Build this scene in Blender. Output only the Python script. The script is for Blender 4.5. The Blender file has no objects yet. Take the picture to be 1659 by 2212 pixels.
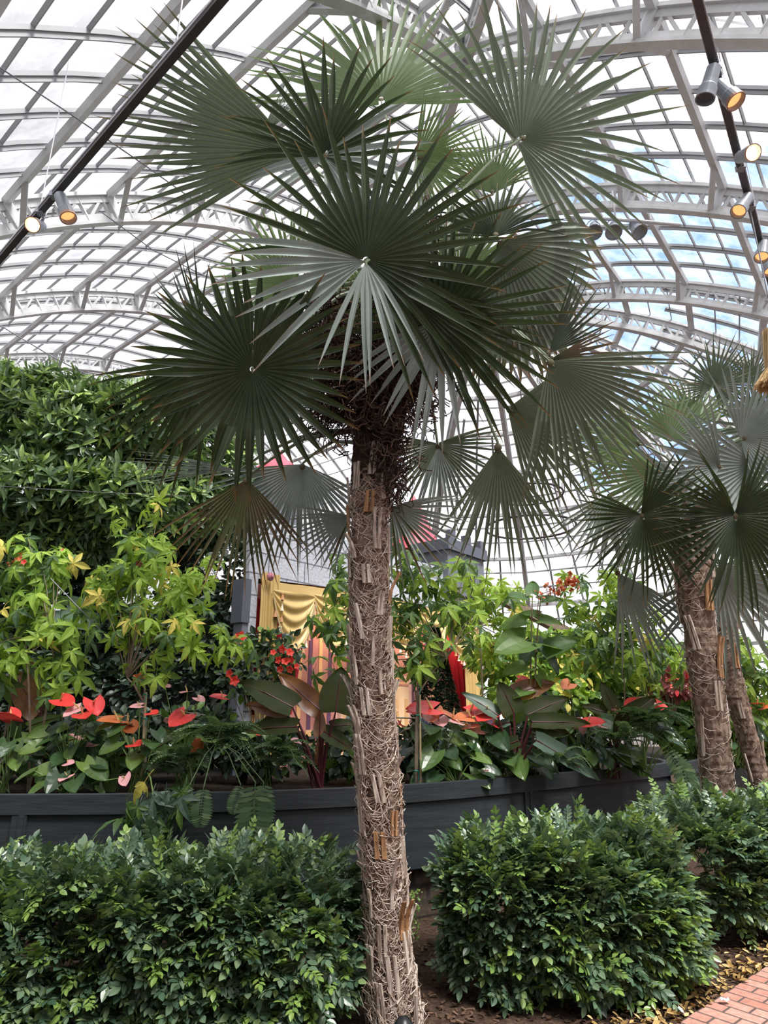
import bpy, math, random
import numpy as np
rng = np.random.default_rng(7)
random.seed(7)
PI = math.pi
S = bpy.context.scene
COL = S.collection

# ------------------------------------------------------------------ camera
F_PX, PITCH, EYE = 1374.3, 0.30, 1.65
cam_d = bpy.data.cameras.new('camera'); cam = bpy.data.objects.new('camera', cam_d); COL.objects.link(cam)
cam.location = (0, 0, EYE); cam.rotation_euler = (PI/2 + PITCH, 0, 0)
cam_d.sensor_fit = 'VERTICAL'; cam_d.sensor_height = 36; cam_d.lens = 36*F_PX/2212
cam_d.clip_start = .05; cam_d.clip_end = 500
S.camera = cam
S.view_settings.view_transform = 'Standard'; S.view_settings.look = 'None'
S.view_settings.gamma = 1; S.view_settings.use_curve_mapping = False
S.view_settings.exposure = 0.66

# ------------------------------------------------------------------ world: bright broken cloud, blue gaps
W = bpy.data.worlds.new('sky'); S.world = W; W.use_nodes = True
nt = W.node_tree; nt.nodes.clear()
def N(nt, t, **k):
    n = nt.nodes.new(t)
    for a, b in k.items():
        if a.startswith('i_'): n.inputs[a[2:].replace('_', ' ')].default_value = b
        else: setattr(n, a, b)
    return n
def lk(nt, a, b): nt.links.new(a, b)
def ramp(nt, fac, stops):
    r = N(nt, 'ShaderNodeValToRGB'); e = r.color_ramp.elements
    while len(e) < len(stops): e.new(.5)
    for q, (p, c) in zip(e, stops): q.position = p; q.color = (*c, 1)
    lk(nt, fac, r.inputs[0]); return r.outputs[0]
tc = N(nt, 'ShaderNodeTexCoord')
no = N(nt, 'ShaderNodeTexNoise', i_Scale=5.0, i_Detail=6.0, i_Roughness=.6)
lk(nt, tc.outputs['Generated'], no.inputs['Vector'])
dt = N(nt, 'ShaderNodeVectorMath', operation='DOT_PRODUCT')
v = np.array([.43, .74, .52]); v /= np.linalg.norm(v)
dt.inputs[1].default_value = v; lk(nt, tc.outputs['Generated'], dt.inputs[0])
mr = N(nt, 'ShaderNodeMapRange'); mr.inputs[1].default_value = .93; mr.inputs[2].default_value = 1.0
mr.inputs[3].default_value = .12; mr.inputs[4].default_value = -.25
lk(nt, dt.outputs['Value'], mr.inputs[0])
ad = N(nt, 'ShaderNodeMath', operation='ADD'); lk(nt, no.outputs[0], ad.inputs[0]); lk(nt, mr.outputs[0], ad.inputs[1])
sky = ramp(nt, ad.outputs[0], [(.36, (.12, .32, .80)), (.46, (1.0, 1.0, 1.02)), (.75, (.82, .82, .86))])
sx = N(nt, 'ShaderNodeSeparateXYZ'); lk(nt, tc.outputs['Generated'], sx.inputs[0])
mz = N(nt, 'ShaderNodeMapRange'); mz.inputs[1].default_value = -.45; mz.inputs[2].default_value = .30; mz.inputs[3].default_value = .50; mz.inputs[4].default_value = 1.02
lk(nt, sx.outputs[0], mz.inputs[0])
bg = N(nt, 'ShaderNodeBackground'); lk(nt, sky, bg.inputs[0]); lk(nt, mz.outputs[0], bg.inputs[1])
wo = N(nt, 'ShaderNodeOutputWorld'); lk(nt, bg.outputs[0], wo.inputs[0])
# ------------------------------------------------------------------ sun through thin cloud, high
sd = bpy.data.lights.new('sun', 'SUN'); sun = bpy.data.objects.new('sun', sd); COL.objects.link(sun)
sd.energy = 6.5; sd.angle = math.radians(20); sd.color = (1, .97, .92)
sun.rotation_euler = (math.radians(22), math.radians(18), 0)

# ------------------------------------------------------------------ pixel -> point helpers (used to measure real positions)
cp, sp = math.cos(PITCH), math.sin(PITCH)
RT = np.array([1., 0, 0]); FW = np.array([0, cp, sp]); UP = np.array([0, -sp, cp])
def ray(px, py):
    d = FW*F_PX + RT*(px-829.5) - UP*(py-1106); return d/np.linalg.norm(d)
def at(px, py, Y):
    d = ray(px, py); p = d*(Y/d[1]); p[2] += EYE; return p
def atz(px, py, z):
    d = ray(px, py); p = d*((z-EYE)/d[2]); p[2] = z; return p
def mpp(p):
    return float(np.dot(np.asarray(p)-np.array([0, 0, EYE]), FW))/F_PX      # metres per pixel at a point
def nrm(v):
    v = np.asarray(v, float); return v/(np.linalg.norm(v)+1e-12)

# ------------------------------------------------------------------ mesh builder
class MB:
    def __init__(s): s.v = []; s.f = []; s.m = []; s.u = []; s.n = 0
    def add(s, V, F, mat=0, uv=None):
        V = np.asarray(V, float); F = np.asarray(F, int)
        if F.shape[1] == 3: F = np.hstack([F, F[:, 2:3]])
        s.v.append(V); s.f.append(F+s.n); s.n += len(V)
        s.m.append(np.full(len(F), mat, int) if np.isscalar(mat) else np.asarray(mat, int))
        s.u.append(np.zeros((len(V), 2)) if uv is None else np.asarray(uv, float))
    def box(s, c, h, R=None, mat=0):
        V = np.array([(x, y, z) for x in (-1, 1) for y in (-1, 1) for z in (-1, 1)], float)*np.asarray(h, float)
        if R is not None: V = V @ np.asarray(R).T
        s.add(V+np.asarray(c, float), [(0, 1, 3, 2), (4, 6, 7, 5), (0, 4, 5, 1), (2, 3, 7, 6), (0, 2, 6, 4), (1, 5, 7, 3)], mat)
    def bar(s, a, b, w, h, up=(0, 0, 1), mat=0):
        a = np.asarray(a, float); b = np.asarray(b, float); d = b-a; L = np.linalg.norm(d)
        if L < 1e-6: return
        x = d/L; y = np.cross(up, x)
        if np.linalg.norm(y) < 1e-4: y = np.cross((1, 0, 0), x)
        y = nrm(y); z = np.cross(x, y)
        s.box((a+b)/2, (L/2, w/2, h/2), np.stack([x, y, z], 1), mat)
    def tube(s, P, r, n=6, mat=0, cap=True, uvv=False):
        P = np.asarray(P, float); m = len(P)
        r = np.full(m, r, float) if np.isscalar(r) else np.asarray(r, float)
        T = np.gradient(P, axis=0); T /= (np.linalg.norm(T, axis=1)[:, None]+1e-12)
        ref = np.array([0, 0, 1.]) if abs(T[0, 2]) < .9 else np.array([1., 0, 0])
        X = np.cross(T, ref); X /= (np.linalg.norm(X, axis=1)[:, None]+1e-12); Yv = np.cross(T, X)
        a = np.arange(n)*2*PI/n
        V = P[:, None]+r[:, None, None]*(np.cos(a)[None, :, None]*X[:, None]+np.sin(a)[None, :, None]*Yv[:, None])
        F = [(i*n+j, i*n+(j+1) % n, (i+1)*n+(j+1) % n, (i+1)*n+j) for i in range(m-1) for j in range(n)]
        uv = np.stack([np.tile(a/(2*PI), m), np.repeat(np.linspace(0, 1, m), n)], 1)
        V = V.reshape(-1, 3)
        if cap:
            k = len(V); V = np.vstack([V, P[0], P[-1]]); uv = np.vstack([uv, [0, 0], [0, 1]])
            F += [(k, (j+1) % n, j, j) for j in range(n)]+[(k+1, (m-1)*n+j, (m-1)*n+(j+1) % n, (m-1)*n+(j+1) % n) for j in range(n)]
        s.add(V, F, mat, uv)
    def lathe(s, prof, c, ax=(0, 0, 1), n=16, mat=0):
        ax = nrm(ax); x = nrm(np.cross(ax, (0, 1, 0) if abs(ax[1]) < .9 else (1, 0, 0))); y = np.cross(ax, x)
        a = np.arange(n)*2*PI/n; m = len(prof); V = []
        for r, z in prof:
            V.append(np.asarray(c)+ax*z+r*(np.cos(a)[:, None]*x+np.sin(a)[:, None]*y))
        F = [(i*n+j, i*n+(j+1) % n, (i+1)*n+(j+1) % n, (i+1)*n+j) for i in range(m-1) for j in range(n)]
        s.add(np.vstack(V), F, mat)
    def inst(s, T, M, P):
        """T=(V,F,mat,uv) template; M (n,3,3) columns = axes (scaled); P (n,3)"""
        V, F, mt, uv = T; M = np.asarray(M, float); P = np.asarray(P, float); n = len(P)
        VV = np.einsum('nij,vj->nvi', M, V)+P[:, None]
        FF = F[None]+(np.arange(n)*len(V))[:, None, None]
        s.add(VV.reshape(-1, 3), FF.reshape(-1, 4), np.tile(mt, n), np.tile(uv, (n, 1)))
    def template(s):
        return np.vstack(s.v), np.vstack(s.f), np.concatenate(s.m), np.vstack(s.u)
    def build(s, name, mats, parent=None, smooth=False, origin=None):
        V, F, Mi, U = s.template()
        if origin is None and parent is not None: origin = np.zeros(3)
        tri = F[:, 2] == F[:, 3]
        V = V.astype(np.float32)
        off = np.zeros(3)
        if parent is not None: off = np.array(parent.location)
        elif origin is not None: off = np.asarray(origin, float)
        V = V-off.astype(np.float32)
        cnt = np.where(tri, 3, 4); start = np.concatenate([[0], np.cumsum(cnt)[:-1]])
        mask = np.ones(F.shape, bool); mask[tri, 3] = False
        li = F[mask]
        me = bpy.data.meshes.new(name)
        me.vertices.add(len(V)); me.vertices.foreach_set('co', V.ravel())
        me.loops.add(len(li)); me.loops.foreach_set('vertex_index', li.astype(np.int32))
        me.polygons.add(len(F)); me.polygons.foreach_set('loop_start', start.astype(np.int32)); me.polygons.foreach_set('loop_total', cnt.astype(np.int32))
        me.polygons.foreach_set('material_index', Mi.astype(np.int32))
        me.polygons.foreach_set('use_smooth', np.full(len(F), smooth))
        uvl = me.uv_layers.new(name='UVMap'); uvl.data.foreach_set('uv', U[li].astype(np.float32).ravel())
        for m in (mats if isinstance(mats, (list, tuple)) else [mats]): me.materials.append(m)
        me.update(calc_edges=True); me.validate()
        o = bpy.data.objects.new(name, me); COL.objects.link(o)
        if parent is not None: o.parent = parent
        else: o.location = off
        return o
def thing(name, label, cat, loc, group=None):
    o = bpy.data.objects.new(name, None); COL.objects.link(o); o.location = tuple(float(q) for q in loc); o.empty_display_size = .1
    o['label'] = label; o['category'] = cat
    if group: o['group'] = group
    return o
def tag(o, label, cat, group=None, kind=None):
    o['label'] = label; o['category'] = cat
    if group: o['group'] = group
    if kind: o['kind'] = kind
    return o
def struct(o, label=None):
    o['kind'] = 'structure'
    if label: o['label'] = label
    return o

# ------------------------------------------------------------------ materials
def mat(name, col, rough=.6, spec=.4, metal=0, noise=None, bump=None, emit=None, uvtip=None, island=None, transl=0, tcol=None, scale3=None, rib=None):
    """col base; noise=(scale, col2, amount); island=[(pos,col)...] ramp per leaf; transl=share of light through the leaf"""
    m = bpy.data.materials.new(name); m.use_nodes = True; nt = m.node_tree; nt.nodes.clear()
    out = N(nt, 'ShaderNodeOutputMaterial'); bs = N(nt, 'ShaderNodeBsdfPrincipled')
    bs.inputs['Roughness'].default_value = rough; bs.inputs['Metallic'].default_value = metal
    bs.inputs['Specular IOR Level'].default_value = spec
    c = None
    if island:
        g = N(nt, 'ShaderNodeNewGeometry'); c = ramp(nt, g.outputs['Random Per Island'], island)
    if noise:
        t = N(nt, 'ShaderNodeTexCoord'); n = N(nt, 'ShaderNodeTexNoise', i_Scale=noise[0], i_Detail=5.0)
        if scale3:
            mp = N(nt, 'ShaderNodeMapping'); mp.inputs['Scale'].default_value = scale3
            lk(nt, t.outputs['Object'], mp.inputs[0]); lk(nt, mp.outputs[0], n.inputs['Vector'])
        else: lk(nt, t.outputs['Object'], n.inputs['Vector'])
        mx = N(nt, 'ShaderNodeMix', data_type='RGBA'); mx.inputs[7].default_value = (*noise[1], 1)
        if c is not None: lk(nt, c, mx.inputs[6])
        else: mx.inputs[6].default_value = (*col, 1)
        m2 = N(nt, 'ShaderNodeMapRange'); m2.inputs[1].default_value = .38; m2.inputs[2].default_value = .62; m2.inputs[4].default_value = noise[2]
        lk(nt, n.outputs[0], m2.inputs[0]); lk(nt, m2.outputs[0], mx.inputs[0]); c = mx.outputs[2]
    if uvtip:
        uvn = N(nt, 'ShaderNodeUVMap'); sx = N(nt, 'ShaderNodeSeparateXYZ'); lk(nt, uvn.outputs[0], sx.inputs[0])
        m3 = N(nt, 'ShaderNodeMapRange'); m3.inputs[1].default_value = uvtip[0]; m3.inputs[2].default_value = uvtip[1]
        lk(nt, sx.outputs[1], m3.inputs[0])
        mx = N(nt, 'ShaderNodeMix', data_type='RGBA'); mx.inputs[7].default_value = (*uvtip[2], 1)
        if c is not None: lk(nt, c, mx.inputs[6])
        else: mx.inputs[6].default_value = (*col, 1)
        lk(nt, m3.outputs[0], mx.inputs[0]); c = mx.outputs[2]
    if rib:
        uvn = N(nt, 'ShaderNodeUVMap'); sx = N(nt, 'ShaderNodeSeparateXYZ'); lk(nt, uvn.outputs[0], sx.inputs[0])
        sb = N(nt, 'ShaderNodeMath', operation='SUBTRACT'); sb.inputs[1].default_value = .5; lk(nt, sx.outputs[0], sb.inputs[0])
        ab = N(nt, 'ShaderNodeMath', operation='ABSOLUTE'); lk(nt, sb.outputs[0], ab.inputs[0])
        m4 = N(nt, 'ShaderNodeMapRange'); m4.inputs[1].default_value = .035; m4.inputs[2].default_value = .10; m4.inputs[3].default_value = .7; m4.inputs[4].default_value = 0
        lk(nt, ab.outputs[0], m4.inputs[0]); mx = N(nt, 'ShaderNodeMix', data_type='RGBA'); mx.inputs[7].default_value = (*rib, 1)
        if c is not None: lk(nt, c, mx.inputs[6])
        else: mx.inputs[6].default_value = (*col, 1)
        lk(nt, m4.outputs[0], mx.inputs[0]); c = mx.outputs[2]
    if c is not None: lk(nt, c, bs.inputs['Base Color'])
    else: bs.inputs['Base Color'].default_value = (*col, 1)
    if bump:
        t = N(nt, 'ShaderNodeTexCoord'); n = N(nt, 'ShaderNodeTexNoise', i_Scale=bump[0], i_Detail=4.0)
        if scale3:
            mp = N(nt, 'ShaderNodeMapping'); mp.inputs['Scale'].default_value = scale3
            lk(nt, t.outputs['Object'], mp.inputs[0]); lk(nt, mp.outputs[0], n.inputs['Vector'])
        else: lk(nt, t.outputs['Object'], n.inputs['Vector'])
        b = N(nt, 'ShaderNodeBump', i_Strength=bump[1], i_Distance=bump[2]); lk(nt, n.outputs[0], b.inputs['Height']); lk(nt, b.outputs[0], bs.inputs['Normal'])
    if emit:
        bs.inputs['Emission Color'].default_value = (*emit[0], 1); bs.inputs['Emission Strength'].default_value = emit[1]
    sh = bs.outputs[0]
    if transl:
        tr = N(nt, 'ShaderNodeBsdfTranslucent')
        if tcol: tr.inputs[0].default_value = (*tcol, 1)
        elif c is not None: lk(nt, c, tr.inputs[0])
        else: tr.inputs[0].default_value = (*col, 1)
        if tcol and c is not None:
            mm = N(nt, 'ShaderNodeMix', data_type='RGBA'); mm.blend_type = 'MIX'; mm.inputs[0].default_value = .5
            mm.inputs[7].default_value = (*tcol, 1); lk(nt, c, mm.inputs[6]); lk(nt, mm.outputs[2], tr.inputs[0])
        ms = N(nt, 'ShaderNodeMixShader', i_Fac=transl); lk(nt, sh, ms.inputs[1]); lk(nt, tr.outputs[0], ms.inputs[2]); sh = ms.outputs[0]
    lk(nt, sh, out.inputs[0])
    return m
M = {}
M['steel'] = mat('white_painted_steel', (.54, .55, .56), .5, .3, noise=(6., (.44, .44, .43), .6))
M['alu'] = mat('weathered_glazing_bar', (.27, .28, .29), .5, .4)
M['trackdark'] = mat('dark_track', (.06, .055, .06), .4)
M['trackpale'] = mat('pale_track', (.5, .5, .53), .4)
M['can'] = mat('grey_lamp_housing', (.22, .24, .27), .45)
M['canwarm'] = mat('copper_lamp_rim', (.35, .2, .14), .4)
M['bulb'] = mat('lit_lamp', (1, .8, .6), .4, emit=((1, .74, .42), 14))
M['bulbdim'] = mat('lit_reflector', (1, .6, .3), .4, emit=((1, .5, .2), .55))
M['black'] = mat('black_plastic', (.012, .012, .014), .35)
M['planter'] = mat('dark_slate_painted_wood', (.030, .036, .041), .55, .3, noise=(3., (.042, .049, .054), .8), bump=(5., .5, .006), scale3=(1, 1, 9))
M['soil'] = mat('dark_soil', (.018, .013, .010), .95, .1, noise=(30., (.04, .03, .022), .8), bump=(40., 1., .02))
M['mulch'] = mat('brown_mulch', (.045, .028, .020), .95, .1, noise=(25., (.10, .065, .045), .8), bump=(45., 1., .02))
M['chip'] = mat('bark_chip', (.1, .06, .04), .9, .1, island=[(0, (.035, .02, .015)), (.6, (.11, .066, .045)), (1, (.2, .125, .085))])
M['dryleaf'] = mat('dry_leaf', (.4, .26, .1), .8, .1, island=[(0, (.16, .09, .03)), (.5, (.42, .28, .10)), (1, (.62, .46, .22))])
M['trunk'] = mat('palm_trunk_fibre', (.27, .20, .155), .95, .1, noise=(22., (.085, .055, .042), .9), bump=(60., 1., .012), scale3=(1, 1, .5))
M['trunkdark'] = mat('dark_palm_fibre', (.030, .020, .016), .95, .1, noise=(18., (.07, .045, .033), .7), bump=(60., 1., .012))
M['boot'] = mat('split_leaf_base', (.60, .53, .45), .8, .2, noise=(60., (.22, .16, .12), .9), scale3=(1, 1, .06))
M['bootorange'] = mat('fresh_leaf_base', (.46, .26, .12), .8, .2, noise=(60., (.2, .11, .06), .9), scale3=(1, 1, .06))
M['fibre'] = mat('pale_fibre', (.42, .3, .22), .9, .1, island=[(0, (.24, .165, .125)), (.5, (.46, .37, .30)), (1, (.68, .60, .52))])
M['hair'] = mat('dark_stalk', (.06, .04, .03), .9, .1, island=[(0, (.022, .015, .013)), (.6, (.065, .042, .033)), (1, (.15, .095, .07))])
TIP = (.86, 1.0, (.30, .14, .06))
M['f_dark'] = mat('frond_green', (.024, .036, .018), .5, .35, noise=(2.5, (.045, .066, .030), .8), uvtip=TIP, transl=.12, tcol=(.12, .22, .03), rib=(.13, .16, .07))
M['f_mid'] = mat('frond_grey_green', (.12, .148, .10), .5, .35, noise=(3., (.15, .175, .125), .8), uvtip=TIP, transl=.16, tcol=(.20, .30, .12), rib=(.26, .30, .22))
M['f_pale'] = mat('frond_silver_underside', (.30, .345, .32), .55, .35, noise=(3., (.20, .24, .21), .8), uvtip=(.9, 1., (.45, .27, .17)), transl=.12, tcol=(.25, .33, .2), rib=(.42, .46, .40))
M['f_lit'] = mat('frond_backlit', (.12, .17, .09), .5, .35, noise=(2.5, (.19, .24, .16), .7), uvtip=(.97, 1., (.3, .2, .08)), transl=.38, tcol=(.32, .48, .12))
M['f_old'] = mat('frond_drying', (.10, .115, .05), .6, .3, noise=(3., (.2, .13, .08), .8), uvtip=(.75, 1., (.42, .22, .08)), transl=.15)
M['hub'] = mat('frond_hub', (.10, .085, .045), .7, .2)
M['petiole'] = mat('frond_stalk', (.16, .20, .12), .5, .3)
def leafmat(name, stops, transl=.3, tcol=None, rough=.4, spec=.45):
    return mat(name, (.1, .2, .1), rough, spec, island=stops, transl=transl, tcol=tcol)
M['hedge'] = leafmat('glossy_hedge_leaf', [(0, (.045, .09, .055)), (.45, (.09, .16, .09)), (.8, (.17, .25, .145)), (1, (.28, .40, .13))], .16, (.2, .34, .06), .32, .6)
M['hedgeyoung'] = leafmat('young_hedge_leaf', [(0, (.13, .24, .06)), (1, (.26, .40, .09))], .2, (.3, .45, .08), .35, .5)
M['tree'] = leafmat('tree_leaf', [(0, (.05, .09, .045)), (.5, (.10, .17, .065)), (.8, (.20, .31, .085)), (1, (.36, .50, .11))], .22, (.22, .38, .05), .38)
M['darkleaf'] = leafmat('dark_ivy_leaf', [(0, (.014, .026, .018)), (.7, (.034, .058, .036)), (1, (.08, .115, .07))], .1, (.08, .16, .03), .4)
M['maple'] = leafmat('bright_lobed_leaf', [(0, (.17, .30, .05)), (.5, (.28, .45, .065)), (1, (.42, .58, .10))], .45, (.60, .82, .08), .5, .3)
M['mapledark'] = leafmat('green_lobed_leaf', [(0, (.035, .08, .03)), (.6, (.075, .15, .045)), (1, (.16, .28, .05))], .32, (.28, .50, .06), .45, .4)
M['yellow'] = leafmat('yellowing_leaf', [(0, (.55, .50, .10)), (1, (.80, .66, .16))], .35, (.9, .75, .15), .5, .3)
M['broad'] = leafmat('broad_green_leaf', [(0, (.06, .13, .03)), (1, (.16, .28, .06))], .38, (.34, .58, .07), .45, .4)
M['broadgrey'] = leafmat('grey_green_broad_leaf', [(0, (.05, .09, .06)), (1, (.10, .16, .11))], .15, (.2, .3, .1), .45, .4)
M['anth'] = leafmat('anthurium_leaf', [(0, (.018, .045, .022)), (.6, (.045, .10, .034)), (1, (.14, .23, .05))], .22, (.25, .42, .05), .28, .6)
M['red'] = leafmat('red_spathe', [(0, (.52, .022, .035)), (.6, (.74, .055, .05)), (1, (.78, .14, .10))], .15, (.9, .1, .08), .3, .5)
M['orange'] = leafmat('orange_spathe', [(0, (.55, .14, .05)), (1, (.72, .22, .08))], .15, (.9, .3, .08), .35, .5)
M['pink'] = leafmat('pink_spathe', [(0, (.75, .28, .30)), (1, (.85, .5, .5))], .15, (.9, .4, .4), .35, .5)
M['darkred'] = leafmat('dark_red_spathe', [(0, (.16, .03, .03)), (1, (.3, .07, .06))], .1, (.5, .1, .05), .35, .5)
M['spadix'] = mat('cream_spadix', (.8, .65, .3), .5)
M['petal'] = leafmat('red_petal', [(0, (.75, .03, .03)), (1, (.85, .12, .08))], .3, (1, .1, .08), .5, .3)
M['philo'] = mat('dark_philodendron_leaf', (.026, .040, .012), .55, .12, noise=(7., (.045, .045, .018), .7), transl=.2, tcol=(.22, .25, .03))
M['philored'] = mat('bronze_philodendron_leaf', (.16, .065, .035), .33, .5, noise=(7., (.28, .13, .045), .8), transl=.25, tcol=(.60, .25, .05))
M['philostem'] = mat('maroon_stem', (.085, .02, .025), .4)
M['fern'] = leafmat('fern_leaf', [(0, (.05, .105, .045)), (.6, (.10, .17, .075)), (1, (.2, .27, .13))], .25, (.25, .42, .1), .45)
M['stem'] = mat('brown_stem', (.20, .15, .11), .8, .2, noise=(20., (.32, .26, .19), .7))
M['greenstem'] = mat('green_stem', (.16, .26, .07), .5)
M['cane'] = mat('bamboo_cane', (.45, .35, .2), .6)
M['tie'] = mat('green_plant_tie', (.01, .25, .2), .5)
M['gold'] = mat('gold_satin', (.66, .47, .18), .42, .5, noise=(2., (.55, .37, .13), .5))
M['golddark'] = mat('gold_trim', (.55, .42, .24), .6)
M['tassel'] = leafmat('tassel', [(0, (.62, .34, .18)), (.5, (.62, .34, .18)), (.52, (.85, .78, .58)), (1, (.85, .78, .58))], .0)
M['tassel0'] = mat('copper_tassel', (.62, .33, .17), .6); M['tassel1'] = mat('cream_tassel', (.86, .80, .62), .6)
M['redvelvet'] = mat('red_velvet', (.36, .008, .022), .6, .3)
M['rosette'] = mat('pink_rosette', (.50, .19, .25), .5)
M['wire'] = mat('grey_wire', (.2, .2, .22), .5)
M['candle'] = mat('candle_bulb', (1, .9, .7), .4, emit=((1, .85, .6), 5))
M['iron'] = mat('dark_iron', (.05, .035, .05), .5)
M['coral'] = mat('pink_red_roof', (.75, .10, .14), .5)
M['roofgrey'] = mat('slate_grey_board', (.10, .11, .14), .6)
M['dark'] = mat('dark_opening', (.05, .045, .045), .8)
M['straw'] = leafmat('straw', [(0, (.45, .30, .12)), (1, (.80, .62, .36))], .2, (.8, .6, .3), .7, .2)
M['litter'] = mat('white_scrap', (.8, .82, .84), .4)
M['bluegrey'] = mat('blue_grey_housing', (.03, .05, .12), .5)

def glassmat():
    m = bpy.data.materials.new('dusty_roof_glass'); m.use_nodes = True; nt = m.node_tree; nt.nodes.clear()
    o = N(nt, 'ShaderNodeOutputMaterial'); t = N(nt, 'ShaderNodeBsdfTransparent'); t.inputs[0].default_value = (.93, .925, .955, 1)
    tl = N(nt, 'ShaderNodeBsdfTranslucent'); tl.inputs[0].default_value = (.80, .79, .84, 1)
    tcn = N(nt, 'ShaderNodeTexCoord'); n1 = N(nt, 'ShaderNodeTexNoise', i_Scale=1.6, i_Detail=8.0, i_Roughness=.7)
    lk(nt, tcn.outputs['Object'], n1.inputs['Vector'])
    mr = N(nt, 'ShaderNodeMapRange'); mr.inputs[1].default_value = .35; mr.inputs[2].default_value = .75; mr.inputs[3].default_value = .08; mr.inputs[4].default_value = .38
    lk(nt, n1.outputs[0], mr.inputs[0])
    ms = N(nt, 'ShaderNodeMixShader'); lk(nt, mr.outputs[0], ms.inputs[0]); lk(nt, t.outputs[0], ms.inputs[1]); lk(nt, tl.outputs[0], ms.inputs[2])
    lk(nt, ms.outputs[0], o.inputs[0]); return m
M['glass'] = glassmat()
def blockmat(name, c1, c2, cm, sx, sy, mortar=.012, off=.5, rough=.8, bumps=.6):
    m = bpy.data.materials.new(name); m.use_nodes = True; nt = m.node_tree; nt.nodes.clear()
    o = N(nt, 'ShaderNodeOutputMaterial'); b = N(nt, 'ShaderNodeBsdfPrincipled', i_Roughness=rough)
    uv = N(nt, 'ShaderNodeUVMap'); br = N(nt, 'ShaderNodeTexBrick', i_Scale=1.0)
    br.inputs['Color1'].default_value = (*c1, 1); br.inputs['Color2'].default_value = (*c2, 1); br.inputs['Mortar'].default_value = (*cm, 1)
    br.inputs['Mortar Size'].default_value = mortar; br.inputs['Brick Width'].default_value = sx; br.inputs['Row Height'].default_value = sy
    br.offset = off; lk(nt, uv.outputs[0], br.inputs['Vector'])
    n = N(nt, 'ShaderNodeTexNoise', i_Scale=28.0, i_Detail=5.0); lk(nt, uv.outputs[0], n.inputs['Vector'])
    mx = N(nt, 'ShaderNodeMix', data_type='RGBA'); mx.blend_type = 'OVERLAY'; mx.inputs[0].default_value = .5
    lk(nt, br.outputs[0], mx.inputs[6]); lk(nt, n.outputs[0], mx.inputs[7]); lk(nt, mx.outputs[2], b.inputs['Base Color'])
    bp = N(nt, 'ShaderNodeBump', i_Strength=bumps, i_Distance=.01); lk(nt, n.outputs[0], bp.inputs['Height']); lk(nt, bp.outputs[0], b.inputs['Normal'])
    lk(nt, b.outputs[0], o.inputs[0]); return m
M['block'] = blockmat('grey_stone_block', (.46, .48, .53), (.52, .54, .59), (.16, .17, .20), .62, .27, .010)
M['brick'] = blockmat('red_brick_paving', (.40, .17, .12), (.50, .27, .21), (.10, .07, .06), .2, .1, .007)
M['oldwall'] = blockmat('old_rough_wall', (.065, .045, .032), (.10, .072, .05), (.03, .022, .018), .3, .12, .02)

# ================================================================== GLASSHOUSE (axes A = far left, B = far right, roof z above eye)
TH = .888
AV = np.array([-math.sin(TH), math.cos(TH), 0]); BV = np.array([math.cos(TH), math.sin(TH), 0])
A0, B0, HC, C2, DU, JO = 6.58, 9.00, 9.375, .064, 1.244, 1.659
WU = 12.9
TL = [7.835+3.77*k for k in range(-3, 5)]      # trusses of the left-going vault, at a
TR = [8.79+3.155*k for k in range(-3, 2)]      # trusses of the right-going vault, at b
TL[2] = 3.15
BH = TR[-1]                                   # hub of the rounded end
AEND = TL[-1]+3.77
def prof(u): return HC - C2*u*u + EYE
def PL(a, u, dz=0):                           # point on left vault; dz along the inward normal
    nn = np.array([2*C2*u, 1.]); nn /= np.linalg.norm(nn)
    return AV*a + BV*(B0+u-dz*nn[0]) + np.array([0, 0, prof(u)-dz*nn[1]])
def PR(b, u, dz=0):
    nn = np.array([2*C2*u, 1.]); nn /= np.linalg.norm(nn)
    return BV*b + AV*(A0+u-dz*nn[0]) + np.array([0, 0, prof(u)-dz*nn[1]])
def PA(al, r, dz=0):                          # rounded end, azimuth al from -A towards +B
    d = -AV*math.cos(al)+BV*math.sin(al)
    nn = np.array([2*C2*r, 1.]); nn /= np.linalg.norm(nn)
    return AV*A0+BV*BH+d*(r-dz*nn[0])+np.array([0, 0, prof(r)-dz*nn[1]])
us = np.linspace(-WU, WU, 41)
g = MB()
for i in range(40):
    u0, u1 = us[i], us[i+1]
    q = [PL(A0+u0, u0), PL(AEND, u0), PL(AEND, u1), PL(A0+u1, u1)]; g.add(q, [(0, 1, 2, 3)])
    q = [PR(B0+u0, u0), PR(BH, u0), PR(BH, u1), PR(B0+u1, u1)]
    if B0+max(u0, u1) <= BH+.7: g.add(q, [(0, 1, 2, 3)])
for i in range(20):
    for j in range(12):
        a0_, a1_ = j*PI*.72/12, (j+1)*PI*.72/12; r0, r1 = us[20+i], us[21+i]
        g.add([PA(a0_, r0), PA(a0_, r1), PA(a1_, r1), PA(a1_, r0)], [(0, 1, 2, 3)])
ceil_ = struct(g.build('ceiling', M['glass'], origin=(0, 0, 0)), 'curved glass roof of dusty translucent panes')
ntrim = [0]
def trim(mb, m=None):
    ntrim[0] += 1
    return struct(mb.build('trim_%d' % ntrim[0], m or M['steel'], origin=(0, 0, 0)))
DEP = .50
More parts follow.
